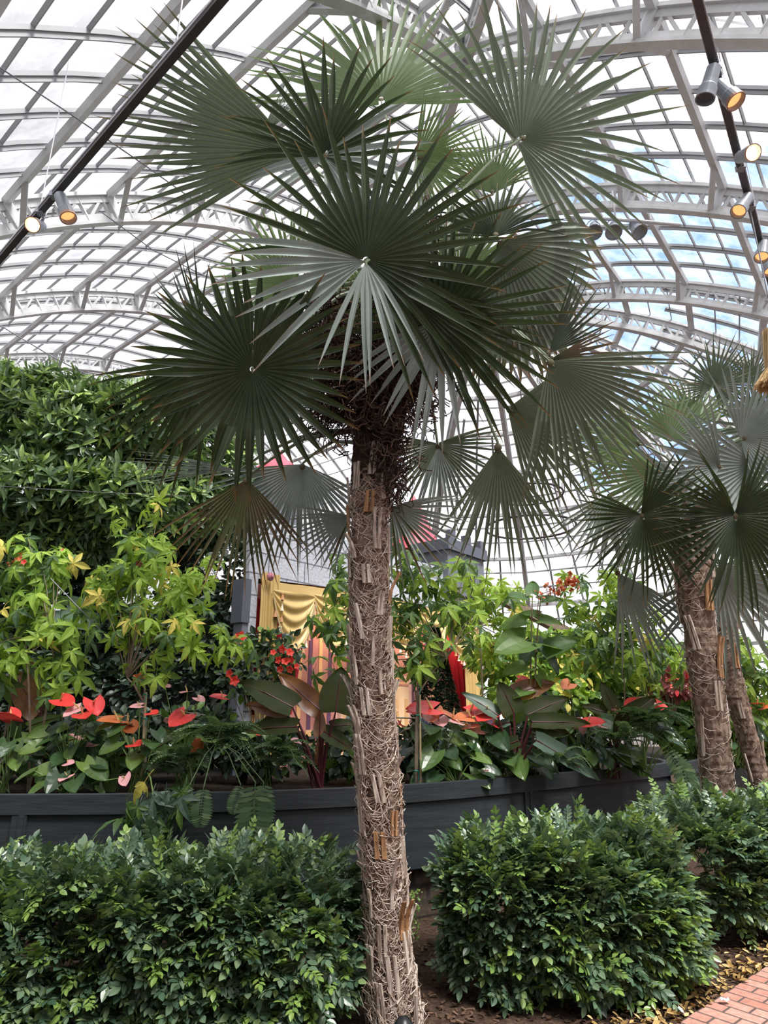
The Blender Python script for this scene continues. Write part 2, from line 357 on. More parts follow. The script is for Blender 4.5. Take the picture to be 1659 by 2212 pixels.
def truss(fn, u0, u1, knee=None):
    """fn(u,dz)->point ; lattice arch from u0 to u1"""
    mb = MB(); step = DU/4
    k0 = math.ceil((u0)/step - 1e-6); k1 = math.floor(u1/step + 1e-6)
    U = [u0]+[k*step for k in range(k0, k1+1) if u0+.05 < k*step < u1-.05]+[u1]
    for i in range(len(U)-1):
        a, b = U[i], U[i+1]
        n = fn(a, 0)-fn(a, 1)
        mb.bar(fn(a, .10), fn(b, .10), .12, .05, n); mb.bar(fn(a, .15), fn(b, .15), .05, .14, n)
        mb.bar(fn(a, DEP), fn(b, DEP), .13, .045, n); mb.bar(fn(a, DEP-.06), fn(b, DEP-.06), .05, .12, n)
        mb.bar(fn(a, .12), fn(a, DEP), .055, .045, n)
        # Pratt bracing: each diagonal rises towards the crown
        if (a+b) < 0: mb.bar(fn(a, DEP-.04), fn(b, .14), .045, .035, n)
        else: mb.bar(fn(a, .14), fn(b, DEP-.04), .045, .035, n)
    return mb
PUR = sorted([-(JO+k)*DU for k in range(0, 9) if (JO+k)*DU < WU]+[(JO+k)*DU for k in range(0, 9) if (JO+k)*DU < WU])
for a in TL:
    lo, hi = -WU, min(WU, a-A0)
    if hi > lo+.6:
        mb = truss(lambda u, dz, a=a: PL(a, u, dz), lo, hi)
        for u in PUR:                                              # knee braces in line with each purlin
            if lo < u < hi:
                for sg in (-1, 1):
                    mb.bar(PL(a, u, DEP), PL(a+sg*.62, u, .1), .07, .05, (0, 0, 1))
                mb.bar(PL(a, u, .1), PL(a, u, DEP+.02), .12, .10, AV)
        trim(mb)
for b in TR:
    lo, hi = -WU, min(WU, b-B0)
    if hi > lo+.6:
        mb = truss(lambda u, dz, b=b: PR(b, u, dz), lo, hi)
        for u in PUR:
            if lo < u < hi:
                for sg in (-1, 1):
                    if b+sg*.62 > BH+.1: continue
                    mb.bar(PR(b, u, DEP), PR(b+sg*.62, u, .1), .07, .05, (0, 0, 1))
                mb.bar(PR(b, u, .1), PR(b, u, DEP+.02), .12, .10, BV)
        trim(mb)
for al in [22.5*k for k in range(1, 7)]:                            # radial arches of the rounded end
    mb = truss(lambda r, dz, al=math.radians(al): PA(al, r, dz), .25, WU)
    trim(mb)
# diagonal arch where the two vaults meet
def PD(u, dz): return AV*(A0+u)+BV*(B0+u)+np.array([0, 0, prof(u)-dz])
trim(truss(PD, -WU, BH-B0))
# unseen block walls added behind the viewer to cut low light from there
for nm, p0, p1 in (('shade_wall_back', AV*(A0-10.2)+BV*(B0-9.9), AV*24+BV*(B0-9.9)), ('shade_wall_rear', AV*(A0-10.2)+BV*(B0-9.9), AV*(A0-10.2)+BV*20)):
    mb = MB(); L_ = np.linalg.norm(p1-p0); q = [p0, p1, p1+[0, 0, 3.6], p0+[0, 0, 3.6]]; w_ = nrm(np.cross(p1-p0, (0, 0, 1)))*.15
    mb.add([v-w_ for v in q]+[v+w_ for v in q], [(0, 1, 2, 3), (7, 6, 5, 4), (3, 2, 6, 7), (0, 3, 7, 4), (1, 5, 6, 2)], 0, [(0, 0), (L_, 0), (L_, 3.6), (0, 3.6)]*2)
    struct(mb.build(nm, M['block'], origin=(0, 0, 0)))
# purlins
for u in PUR:
    mb = MB(); n = PL(5, u, 0)-PL(5, u, 1)
    mb.bar(PL(A0+u, u, .12), PL(AEND, u, .12), .105, .07, n); trim(mb)
    if B0+u < BH:
        mb = MB(); n = PR(5, u, 0)-PR(5, u, 1)
        mb.bar(PR(B0+u, u, .12), PR(BH, u, .12), .105, .07, n); trim(mb)
for u in [q for q in PUR if q > 0]:
    mb = MB()
    for j in range(6):
        mb.bar(PA(math.radians(22.5*j), u, .12), PA(math.radians(22.5*(j+1)), u, .12), .12, .10, (0, 0, 1))
    trim(mb)
# glazing bars: rafters (double flange) and thin cross bars
gb = MB()
def rafter(fn, lo, hi, w=.046):
    U = np.arange(lo, hi, .62).tolist()+[hi]
    for i in range(len(U)-1):
        a, b = U[i], U[i+1]
        if b-a < .02: continue
        n = fn(a, 0)-fn(a, 1)
        gb.bar(fn(a, .03), fn(b, .03), w, .045, n); gb.bar(fn(a, .07), fn(b, .07), w*.35, .06, n)
s6 = 3.77/6
for k in range(-20, 60):
    a = TL[0]+k*s6
    if abs((a-TL[0])/3.77-round((a-TL[0])/3.77)) < .01 or a > AEND+.01: continue
    hi = min(WU, a-A0)
    if hi > -WU+.3: rafter(lambda u, dz, a=a: PL(a, u, dz), -WU, hi)
s5 = 3.155/5
for k in range(-20, 40):
    b = TR[0]+k*s5
    if abs((b-TR[0])/3.155-round((b-TR[0])/3.155)) < .01 or b > BH: continue
    hi = min(WU, b-B0)
    if hi > -WU+.3: rafter(lambda u, dz, b=b: PR(b, u, dz), -WU, hi)
for j in range(6*4):
    if j % 4 == 0: continue
    al = math.radians(22.5*j/4)
    r0 = 1.5 if j % 4 == 2 else 4.0
    rafter(lambda r, dz, al=al: PA(al, r, dz), r0, WU, .06)
uu = -JO*DU-8*DU
thin = []
for u in [-JO*DU-k*DU for k in range(0, 8)]+[-JO*DU]:
    for t in (1/3, 2/3): thin += [u-t*DU, -(u-t*DU)]
thin += [0., -.75, .75]
for u in sorted(set(round(q, 4) for q in thin)):
    if abs(u) > WU: continue
    n = PL(5, u, 0)-PL(5, u, 1); gb.bar(PL(max(A0+u, -5), u, .02), PL(AEND, u, .02), .018, .04, n)
    if B0+u < BH:
        n = PR(5, u, 0)-PR(5, u, 1); gb.bar(PR(B0+u, u, .02), PR(BH, u, .02), .018, .04, n)
    if u > 1:
        for j in range(6):
            gb.bar(PA(math.radians(22.5*j), u, .02), PA(math.radians(22.5*(j+1)), u, .02), .022, .05, (0, 0, 1))
struct(gb.build('glazing_bars', M['alu'], parent=ceil_))

# ================================================================== GROUND
def quadgrid(mb, P, mat=0, uvs=None):
    P = np.asarray(P); n, m = P.shape[:2]
    F = [(i*m+j, i*m+j+1, (i+1)*m+j+1, (i+1)*m+j) for i in range(n-1) for j in range(m-1)]
    mb.add(P.reshape(-1, 3), F, mat, None if uvs is None else np.asarray(uvs).reshape(-1, 2))
g = MB(); xs = np.linspace(-40, 40, 41); ys = np.linspace(-20, 60, 41)
quadgrid(g, [[(x, y, 0) for x in xs] for y in ys][::-1])
struct(g.build('floor', M['mulch'], origin=(0, 0, 0)), 'brown bark mulch ground under the hedges')
# brick path bottom right: edge runs away to the right
pa, pb = atz(1450, 2235, 0), atz(1659, 2098, 0)
d = nrm(pb-pa); nr = np.array([d[1], -d[0], 0])
g = MB(); Lp = 14; c0 = pa-d*4
for k in range(1):
    V = [c0+np.array([0, 0, .03]), c0+d*Lp+np.array([0, 0, .03]), c0+d*Lp+nr*3+np.array([0, 0, .03]), c0+nr*3+np.array([0, 0, .03])]
    Vb = [q-np.array([0, 0, .06]) for q in V]
    uv = [(0, 0), (0, Lp), (3, Lp), (3, 0)]
    g.add(V+Vb, [(0, 3, 2, 1), (0, 1, 5, 4), (3, 7, 6, 2)], 0, uv+uv)
tag(g.build('brick_path', M['brick'], origin=V[0]), 'red brick path along the mulch bed in the bottom right corner', 'path')
# bark chips and fallen leaves
def leaf_T(w=.5, fold=.12, bend=-.12, rows=(0, .25, .55, .8, 1), ws=(.05, .85, 1., .6, 0.02), wav=0):
    V = []; uv = []
    for t, q in zip(rows, ws):
        z = bend*t*t; h = w*.5*q
        V += [(-h, t, z+fold*q*w+wav*math.sin(t*9)), (0, t, z), (h, t, z+fold*q*w-wav*math.sin(t*9))]; uv += [(0, t), (.5, t), (1, t)]
    F = []
    for i in range(len(rows)-1):
        a = i*3; F += [(a, a+1, a+4, a+3), (a+1, a+2, a+5, a+4)]
    return np.array(V), np.array(F), np.zeros(len(F), int), np.array(uv)
def rotrand(n, tilt=PI):
    """random frames: y forward random azimuth with tilt"""
    az = rng.uniform(0, 2*PI, n); el = rng.uniform(-tilt, tilt, n); ro = rng.uniform(-tilt, tilt, n)
    Y = np.stack([np.cos(az)*np.cos(el), np.sin(az)*np.cos(el), np.sin(el)], 1)
    return frames(Y, ro)
def frames(Y, roll=None, hint=None):
    Y = np.asarray(Y, float); Y = Y/np.linalg.norm(Y, axis=1)[:, None]
    h = np.tile([0, 0, 1.], (len(Y), 1)) if hint is None else np.asarray(hint, float)
    X = np.cross(Y, h); ln = np.linalg.norm(X, axis=1); X[ln < 1e-3] = (1, 0, 0); X /= np.linalg.norm(X, axis=1)[:, None]
    Z = np.cross(X, Y)
    if roll is not None:
        c, s_ = np.cos(roll)[:, None], np.sin(roll)[:, None]; X, Z = X*c+Z*s_, Z*c-X*s_
    return np.stack([X, Y, Z], 2)
chipT = (np.array([(-.5, 0, 0), (.5, 0, 0), (.35, 1, .1), (-.4, 1, 0), (-.5, 0, .18), (.5, 0, .18), (.35, 1, .25), (-.4, 1, .2)])*[.35, 1, 1],
         np.array([(4, 5, 6, 7), (0, 1, 5, 4), (1, 2, 6, 5), (2, 3, 7, 6), (3, 0, 4, 7)]), np.zeros(5, int), np.zeros((8, 2)))
n = 2600; P = np.stack([rng.uniform(.2, 3.6, n), rng.uniform(3.6, 6.2, n), np.full(n, .004)], 1)
keep = ((P-pa) @ nr) < 0.02; keep2 = (P[keep][:, 1] < 5.4) | (P[keep][:, 0] > 2.4); P = P[keep][keep2]; n = len(P)
g = MB(); g.inst(chipT, rotrand(n, .4)*rng.uniform(.02, .05, n)[:, None, None], P)
tag(g.build('bark_chips', M['chip'], origin=(2, 4.5, 0)), 'loose bark chips scattered over the mulch bed beside the brick path', 'bark chips', kind='stuff')
lt = leaf_T(.5, .25, .2)
n = 700; t = rng.uniform(-.5, 4, n); P = pa+d*t[:, None]-nr*(np.abs(rng.normal(0, .14, n))+.01)[:, None]; P[:, 2] = rng.uniform(.012, .04, n)
g = MB(); g.inst(lt, rotrand(n, .5)*rng.uniform(.03, .06, n)[:, None, None], P)
tag(g.build('fallen_leaves', M['dryleaf'], origin=(2.4, 4.6, 0)), 'dry yellow-brown fallen leaves heaped along the edge of the brick path', 'fallen leaves', kind='stuff')
p = atz(1566, 2160, .05); g = MB(); V = []
for i in range(5):
    for j in range(4): V.append(p+np.array([(i-2)*.014, (j-1.5)*.011, .006*math.sin(i*2.1+j*1.7)+.004]))
g.add(V, [(i*4+j, i*4+j+1, i*4+j+5, i*4+j+4) for i in range(4) for j in range(3)])
tag(g.build('paper_scrap', M['litter'], origin=p), 'small crumpled white scrap lying at the edge of the brick path', 'litter')

# ================================================================== PLANTERS
ZT = 1.04
tops = [(-420, 1717), (-150, 1717), (150, 1716), (300, 1715), (450, 1712), (600, 1708), (780, 1701), (900, 1694), (1000, 1687), (1100, 1679), (1200, 1671), (1300, 1662), (1380, 1655), (1440, 1649)]
crv = [atz(x, y, ZT) for x, y in tops]
e = crv[-1]; crv += [e+np.array([.16, .25, 0]), e+np.array([.22, .62, 0]), e+np.array([.18, 1.3, 0]), e+np.array([.1, 2.6, 0])]
def planter(crv, label, name='planter', zb=.40, battens=(), deepY=10.5, group=None):
    C = np.array(crv); 
    # resample
    seg = np.linalg.norm(np.diff(C, axis=0), axis=1); s = np.concatenate([[0], np.cumsum(seg)])
    t = np.linspace(0, s[-1], 90); C = np.stack([np.interp(t, s, C[:, k]) for k in range(3)], 1)
    for _ in range(3): C[1:-1] = (C[:-2]+2*C[1:-1]+C[2:])/4
    T = np.gradient(C, axis=0); T /= np.linalg.norm(T, axis=1)[:, None]
    O = np.stack([T[:, 1], -T[:, 0], np.zeros(len(T))], 1)     # outwards (towards the camera side)
    o = thing(name, label, 'planter', C[len(C)//2]*[1, 1, 0], group)
    def band(off0, off1, z0, z1):
        mb = MB(); q = []
        for (of, z) in ((off0, z0), (off1, z0), (off1, z1), (off0, z1), (off0, z0)):
            r = C+O*of; r[:, 2] = z; q.append(r)
        quadgrid(mb, np.array(q)); return mb
    band(-.05, 0, zb, ZT-.02).build('side_panel', M['planter'], o)
    band(-.06, .028, ZT-.135, ZT).build('rim_board', M['planter'], o)
    for px in battens:
        j = int(np.argmin([abs(proj(c)[0]-px) for c in C]))
        mb = MB(); R = np.stack([T[j], O[j], [0, 0, 1]], 1)
        mb.box(C[j]*[1, 1, 0]+O[j]*.012+np.array([0, 0, (zb+ZT-.13)/2]), (.055, .012, (ZT-.13-zb)/2), R); mb.build('batten', M['planter'], o)
        mb = MB(); mb.box(C[j]*[1, 1, 0]+O[j]*.026+T[j]*.02+np.array([0, 0, (zb+ZT-.13)/2]), (.02, .010, (ZT-.13-zb)/2), R); mb.build('batten', M['planter'], o)
    mb = MB(); B = C-O*.05; B[:, 2] = ZT-.09; Bk = B.copy(); Bk[:, 1] = np.maximum(deepY, B[:, 1])
    quadgrid(mb, [B, Bk]); mb.build('soil', M['soil'], o)
    return o, C, O
def proj(p):
    q = np.asarray(p, float)-np.array([0, 0, EYE]); z = q @ FW
    return 829.5+F_PX*(q @ RT)/z, 1106-F_PX*(q @ UP)/z
plo, PC, PO = planter(crv, 'long dark slate wooden planter curving behind the foreground palm', battens=(60, 1137))
crv2 = [atz(1470, 1650, ZT), atz(1540, 1634, ZT), atz(1600, 1624, ZT), atz(1700, 1612, ZT), atz(1800, 1605, ZT)]
planter(crv2, 'further dark slate planter behind the right-hand palm trunks', deepY=13)
# old wall below the planter
mb = MB(); C = PC-PO*.12; Q = []; UVQ = []
s = np.concatenate([[0], np.cumsum(np.linalg.norm(np.diff(C, axis=0), axis=1))])
for z in (0, .1, .2, .3, .405):
    r = C.copy(); r[:, 2] = z; r += PO*(rng.normal(0, .012, (len(C), 1))); Q.append(r); UVQ.append(np.stack([s, np.full(len(s), z)], 1))
quadgrid(mb, Q, 0, UVQ)
struct(mb.build('wall_front', M['oldwall'], origin=(0, 5.8, 0)), 'rough dark masonry footing below the planter')
# moss patch on it
g = MB(); n = 260; q0 = at(893, 2010, 5.5)
P = q0+np.stack([rng.normal(0, .03, n), rng.normal(.05, .04, n), rng.uniform(-.2, .26, n)], 1)
g.inst(leaf_T(.7), rotrand(n)*rng.uniform(.012, .03, n)[:, None, None], P)
tag(g.build('moss_patch', M['hedgeyoung'], origin=q0), 'small green mossy plant on the dark wall right of the palm trunk', 'moss', kind='stuff')

# ================================================================== HEDGES
def compound_T(nl=5, L=1., mat_=0, lw=.26, ll=.25):
    mb = MB(); lf = leaf_T(.52, .10, -.10)
    M_, P_ = [], []
    for i in range(nl):
        t = .22+.62*i/(nl-1)
        for sg in (-1, 1):
            az = sg*math.radians(58-12*i/nl); tt = t+(.06 if sg > 0 else 0)
            Y = np.array([math.sin(az), math.cos(az), -.12]); 
            fr = frames([Y])[0]*ll*(.75+.35*math.sin(PI*(t))); M_.append(fr); P_.append((0, tt*L, -.10*tt*tt))
    M_.append(frames([(0, 1, -.25)])[0]*ll*1.15); P_.append((0, .92*L, -.09))
    mb.inst(lf, M_, P_)
    mb.tube([(0, 0, 0), (0, .5, -.03), (0, .95, -.09)], .008, 3, 0, cap=False)
    return mb.template()
CT = compound_T(); CT3 = compound_T(4)
def hedge(label, pts, hw, z0, z1, n, group, lsize=.225, seed=1, stems=5, frontbias=.65):
    """pts: list of (x,y) centre line"""
    r = np.random.default_rng(seed)
    C = np.array(pts, float); seg = np.linalg.norm(np.diff(C, axis=0), axis=1); s = np.concatenate([[0], np.cumsum(seg)])
    t = r.uniform(-hw*.5, s[-1]+hw*.5, n); tc = np.clip(t, 0, s[-1])
    cx = np.interp(tc, s, C[:, 0]); cy = np.interp(tc, s, C[:, 1])
    dx = np.interp(np.clip(tc+.05, 0, s[-1]), s, C[:, 0])-np.interp(np.clip(tc-.05, 0, s[-1]), s, C[:, 0]); dy = np.interp(np.clip(tc+.05, 0, s[-1]), s, C[:, 1])-np.interp(np.clip(tc-.05, 0, s[-1]), s, C[:, 1])
    T = np.stack([dx, dy], 1); T /= np.linalg.norm(T, axis=1)[:, None]+1e-9; O = np.stack([T[:, 1], -T[:, 0]], 1)
    # cross-section: superellipse from front bottom (phi=-20deg) over top to the back
    ph = np.where(r.random(n) < frontbias, r.uniform(-.9, PI*.5, n), r.uniform(PI*.4, PI*.95, n))
    e = .62; hh = r.uniform(-.82, 1., n); fr_ = r.random(n) < .62
    sn_f = np.sign(hh)*np.abs(hh)**(1/e)
    ph = np.where(fr_, np.arcsin(np.clip(sn_f, -1, 1)), ph)
    cs, sn = np.cos(ph), np.sin(ph)
    lump = 1+.13*np.sin(tc*4.1+seed)*np.cos(ph*3+tc*2.3)+.09*np.sin(tc*9.7+ph*5)
    dep = 1-np.abs(r.normal(0, .17, n)); young = r.random(n) < .13; dep = np.where(young, 1.02+.10*r.random(n), dep); dep = np.where(r.random(n) < .05, dep+.14, dep)
    ou = np.sign(cs)*np.abs(cs)**e*hw*lump*dep
    zc = z0+(z1-z0)*.45; zu = np.where(sn > 0, (z1-zc), (zc-z0))*np.sign(sn)*np.abs(sn)**e*lump*dep
    over = (t-tc)
    endk = np.sqrt(np.clip(1-(over/(hw*.5+1e-6))**2, 0.05, 1))
    P = np.stack([cx+O[:, 0]*ou*endk+T[:, 0]*over*1.5, cy+O[:, 1]*ou*endk+T[:, 1]*over*1.5, zc+zu*(.6+.4*endk)], 1)
    # outward direction with upward habit
    D = np.stack([O[:, 0]*cs+T[:, 0]*over/hw*1.4, O[:, 1]*cs+T[:, 1]*over/hw*1.4, sn*.8+.25], 1)+r.normal(0, .45, (n, 3))
    P[:, 2] = np.maximum(P[:, 2], .06)
    fr = frames(D, r.normal(0, .5, n))*(lsize*r.uniform(.7, 1.15, n))[:, None, None]
    P = P-np.einsum('nij,j->ni', fr, [0, .5, 0])
    mid = np.array([np.mean(C[:, 0]), np.mean(C[:, 1]), 0])
    o = thing('hedge', label, 'hedge', mid, group)
    mb = MB(); mb.inst(CT, fr[~young], P[~young]); mb.build('foliage', M['hedge'], o)
    mb = MB(); mb.inst(CT3, fr[young]*.85, P[young]); mb.build('young_foliage', M['hedgeyoung'], o)
    for k in range(stems):
        q = (k+.5)/stems*s[-1]; bx, by = np.interp(q, s, C[:, 0]), np.interp(q, s, C[:, 1])
        mb = MB(); base = np.array([bx+r.normal(0, .04), by+r.normal(0, .05), 0])
        P0 = [base]; 
        for j in range(5): P0.append(P0[-1]+np.array([r.normal(0, .03), r.normal(-.01, .03), (z1-.15)/5]))
        mb.tube(P0, np.linspace(.014, .007, 6), 6)
        for b in range(4):
            st = P0[1+b]; en = st+np.array([r.uniform(-.2, .2), -r.uniform(.05, hw*.9), r.uniform(.1, .3)])
            mb.tube([st, (st+en)/2+np.array([0, 0, -.02]), en], [.007, .005, .003], 5)
        mb.build('stem', M['stem'], o)
    return o
hedge('wide low glossy-leaved hedge left of the foreground palm trunk', [(-2.7, 4.2), (-1.6, 4.25), (-.55, 4.38)], .50, .02, .79, 3600, 'clipped hedges along the planter', seed=3, stems=7)
hedge('rounded glossy-leaved hedge right of the foreground palm trunk', [(.76, 4.75), (1.2, 4.75), (1.60, 4.9)], .48, .03, .83, 2700, 'clipped hedges along the planter', seed=5, stems=4)
hedge('glossy-leaved hedge at the right edge in front of the second palm', [(2.5, 5.75), (3.0, 6.05), (3.7, 6.5)], .50, .05, .90, 2600, 'clipped hedges along the planter', seed=8, stems=4)

# ================================================================== PALMS
def fan_mb(mb, hub, e1, nv, R, spread, nseg=38, fuse=.37, cone=.18, droop=.10, fold=.018, foldmat=None, jit=.06, costa=.05, seed=0, grav=.06, taper=1.6, side=.25, mat_=0, tipbend=0):
    r = np.random.default_rng(seed); e1 = nrm(e1); nv = nrm(nv-np.dot(nv, e1)*e1); e2 = np.cross(nv, e1)
    dth = spread/nseg; rows = np.array([.02, .15, .3, fuse, .55, .68, .82, .93, 1.])
    for i in range(nseg):
        th = -spread/2+dth*(i+.5); dj = r.normal(0, dth*.22)
        L = R*(1-side*(abs(th)/PI)**1.3)*(1+r.normal(0, jit)*1.) ; Lf = R*(1-side*(abs(th)/PI)**1.3)
        c = cone; cj = r.normal(0, .07); dr = droop*(1+r.normal(0, .5)); bent = r.random() < tipbend
        d = (e1*math.cos(th)+e2*math.sin(th))*math.cos(c)+nv*math.sin(c)
        lat = -e1*math.sin(th)+e2*math.cos(th)
        h0 = hub+e1*(costa*R*max(0, math.cos(th)))
        V = []; uv = []
        for t in rows:
            w = Lf*min(t, fuse+(t-fuse)*.15)*math.tan(dth/2)*1.06
            w += costa*R*dth*.55*max(0, 1-t/fuse)
            if t > fuse: w *= max(.03, 1-((t-fuse)/(1-fuse))**taper)
            k = max(0, (t-fuse)/(1-fuse))
            p = h0+d*(Lf*t if t <= fuse else Lf*fuse+(L-Lf*fuse)*(t-fuse)/(1-fuse))+(lat*dj+nv*cj)*L*k+nv*(-dr*L*k*k*.6)+np.array([0, 0, -1.])*(grav*L*t*t*(1+dr*2))
            if bent and k > .3: p = p+np.array([0, 0, -1.])*(k-.3)**1.3*L*.55-d*(k-.3)**1.6*L*.35
            f = min(w*.9, fold+.0*w)
            V += [p+lat*w*(-1)+nv*f*.5, p-nv*f*.5, p+lat*w+nv*f*.5]; uv += [(0, t), (.5, t), (1, t)]
        n = len(rows); F = []
        for j in range(n-1):
            a = j*3; F += [(a, a+1, a+4, a+3), (a+1, a+2, a+5, a+4)]
        mb.add(V, F, foldmat[i] if foldmat is not None else mat_, uv)
def hub_disc(mb, c, nv, rad, m):
    nv = nrm(nv); mb.lathe([(0, rad*.35), (rad*.6, rad*.25), (rad, 0), (rad*.6, -rad*.25), (0, -rad*.35)], c, nv, 10, m)
def frond(parent, hub, crown, dirdeg, rpx, spread, mats, tilt=0, roll=0, seed=0, foldmat=None, npet=True, **k):
    """hub: 3D; dirdeg direction of the midrib as seen; tilt: leans towards (+) or away (-) from the viewer; roll about the midrib"""
    R = rpx*mpp(hub)
    a = math.radians(dirdeg); t = math.radians(tilt); ro = math.radians(roll)
    f0 = math.cos(a)*RT+math.sin(a)*UP
    e1 = math.cos(t)*f0-math.sin(t)*FW
    n0 = -FW*math.cos(t)-f0*math.sin(t)
    nv = n0*math.cos(ro)+np.cross(e1, n0)*math.sin(ro)
    mb = MB(); fan_mb(mb, hub, e1, nv, R, math.radians(spread), seed=seed, foldmat=foldmat, **k)
    cs_ = k.get('costa', .05)*R; hub_disc(mb, hub+e1*cs_*(.85 if spread < 240 else .25), nv, max(.012, min(.03, cs_*.75)), len(mats) if isinstance(mats, list) else 1)
    o = mb.build('frond', (mats if isinstance(mats, list) else [mats])+[M['hub']], parent)
    if crown is not None and npet:
        mb = MB(); d = hub-crown; L = np.linalg.norm(d); mid = crown+d*.5+np.array([0, 0, L*.10])-e1*.02
        P = [crown, crown+d*.25+np.array([0, 0, L*.07]), mid, crown+d*.78+np.array([0, 0, L*.07]), hub, hub+e1*R*.08]
        mb.tube(P, [.018, .015, .013, .011, .010, .004], 6)
        q = mb.build('petiole', M['petiole'], parent); q.parent = o; q.matrix_parent_inverse.identity()
        q.location = (0, 0, 0)
    return o
def trunk_build(parent, P, r, nring, boots, mats, fib=0, seed=0, darktop=None, bootlen=.20, bootw=.048):
    rr = np.random.default_rng(seed)
    P = np.array(P, float); s = np.concatenate([[0], np.cumsum(np.linalg.norm(np.diff(P, axis=0), axis=1))])
    m = nring; t = np.linspace(0, s[-1], m); C = np.stack([np.interp(t, s, P[:, k]) for k in range(3)], 1); R = np.interp(t, s, r)
    for _ in range(3): C[1:-1] = (C[:-2]+2*C[1:-1]+C[2:])/4
    n = 28; a = np.arange(n)*2*PI/n
    V = []; 
    for i in range(m):
        saw = 1+.05*(1-((t[i]/.085) % 1.))
        ph = t[i]*9
        rad = R[i]*saw*(1+.035*np.sin(3*a+ph)+rr.normal(0, .022, n))
        V.append(C[i]+np.stack([np.cos(a)*rad, np.sin(a)*rad, np.zeros(n)], 1))
    mb = MB(); V = np.vstack(V)
    F = [(i*n+j, i*n+(j+1) % n, (i+1)*n+(j+1) % n, (i+1)*n+j) for i in range(m-1) for j in range(n)]
    mi = np.zeros(len(F), int)
    if darktop is not None:
        mi = np.array([1 if t[k//n] > darktop+rr.normal(0, .06) else 0 for k in range(len(F))])
    mb.add(V, F, mi); mb.build('trunk', mats, parent)
    # split leaf bases in a spiral
    for k in range(boots):
        h = (k+.5)/boots*(s[-1] if darktop is None else darktop+.15)
        c = np.array([np.interp(h, s, P[:, q]) for q in range(3)]); rad = np.interp(h, s, r)
        az = k*2.39996+rr.normal(0, .15)
        if rr.random() < .08: continue
        L = bootlen*rr.uniform(.6, 1.35); w = bootw*rr.uniform(.7, 1.25); lean = rr.normal(0, .12); out_ = rr.uniform(.0, .03)+(.05 if rr.random() < .18 else 0)
        for hlf in (-1, 1):
            if hlf == 1 and rr.random() < .25: continue
            rows = []
            for q, tt in enumerate(np.linspace(0, 1, 5)):
                zz = c[2]-L*.5+L*tt; cc = np.array([np.interp(h-L*.5+L*tt, s, P[:, x]) for x in range(3)])
                rd = rad*1.03+.012+out_*tt**2; aa = az+(lean*tt*L)/rad*.5+hlf*(w*.30)/rad
                er = np.array([math.cos(aa), math.sin(aa), 0]); et = np.array([-er[1], er[0], 0])
                ww = w*.26*(1.15-.25*tt); th = .007
                cc[2] = zz
                rows.append([cc+er*(rd-th)-et*ww, cc+er*(rd+th)-et*ww*.7, cc+er*(rd+th)+et*ww*.7, cc+er*(rd-th)+et*ww])
            mbb = MB() if hlf == -1 else mbb
            Vv = np.array(rows).reshape(-1, 3)
            Ff = [(i*4+j, i*4+j+1, (i+1)*4+j+1, (i+1)*4+j) for i in range(4) for j in range(3)]+[(16, 17, 18, 19), (3, 2, 1, 0)]
            mbb.add(Vv, Ff)
        if len(mbb.v): mbb.build('leaf_base', M['bootorange'] if rr.random() < .15 else M['boot'], parent)
    if fib:
        mb = MB(); hh = rr.random(fib)**1.35*(s[-1] if darktop is None else darktop)
        for h in hh:
            az = rr.uniform(0, 2*PI); span = rr.uniform(.25, 1.1); rise = rr.normal(0, .035); up_ = rr.random() < .3
            rad = np.interp(h, s, r)
            pts = []
            for tt in np.linspace(0, 1, 5):
                if up_: aa = az+tt*.25*rr.normal(0, 1); z = h+tt*.10
                else: aa = az+span*(tt-.5); z = h+rise*(tt-.5)*2-.02*math.sin(PI*tt)
                c = np.array([np.interp(z, s, P[:, x]) for x in range(3)])
                rd = rad*1.045+.006+rr.uniform(0, .012)+(.03*tt if up_ and rr.random() < .15 else 0)
                pts.append(c+np.array([math.cos(aa)*rd, math.sin(aa)*rd, 0]))
            mb.tube(pts, .0013+rr.random()*.0012, 3, cap=False)
        q = mb.build('fibre', M['fibre'], parent); q['kind'] = 'stuff'
# ---- foreground palm
TY = 4.15
tp = [(858, 2290, 60), (852, 2200, 54), (846, 2120, 45), (838, 2000, 41), (828, 1850, 41), (818, 1700, 41), (808, 1550, 41), (801, 1400, 39), (797, 1250, 38), (797, 1120, 38), (803, 1020, 42), (815, 930, 50), (835, 820, 58), (855, 720, 62), (872, 640, 58), (885, 570, 40)]
TP = [at(x, y, TY) for x, y, w in tp]; TPr = [w*mpp(p) for (x, y, w), p in zip(tp, TP)]
TP[0][2] = min(TP[0][2], -.02)
palm = thing('fan_palm', 'tall fan palm with a shaggy brown trunk and big blue-green fronds in the foreground', 'palm tree', TP[0]*[1, 1, 0])
zt = np.linalg.norm(np.array(TP[9])-np.array(TP[0]))
trunk_build(palm, TP, TPr, 260, 92, [M['trunk'], M['trunkdark']], fib=4200, seed=2, darktop=zt+.25)
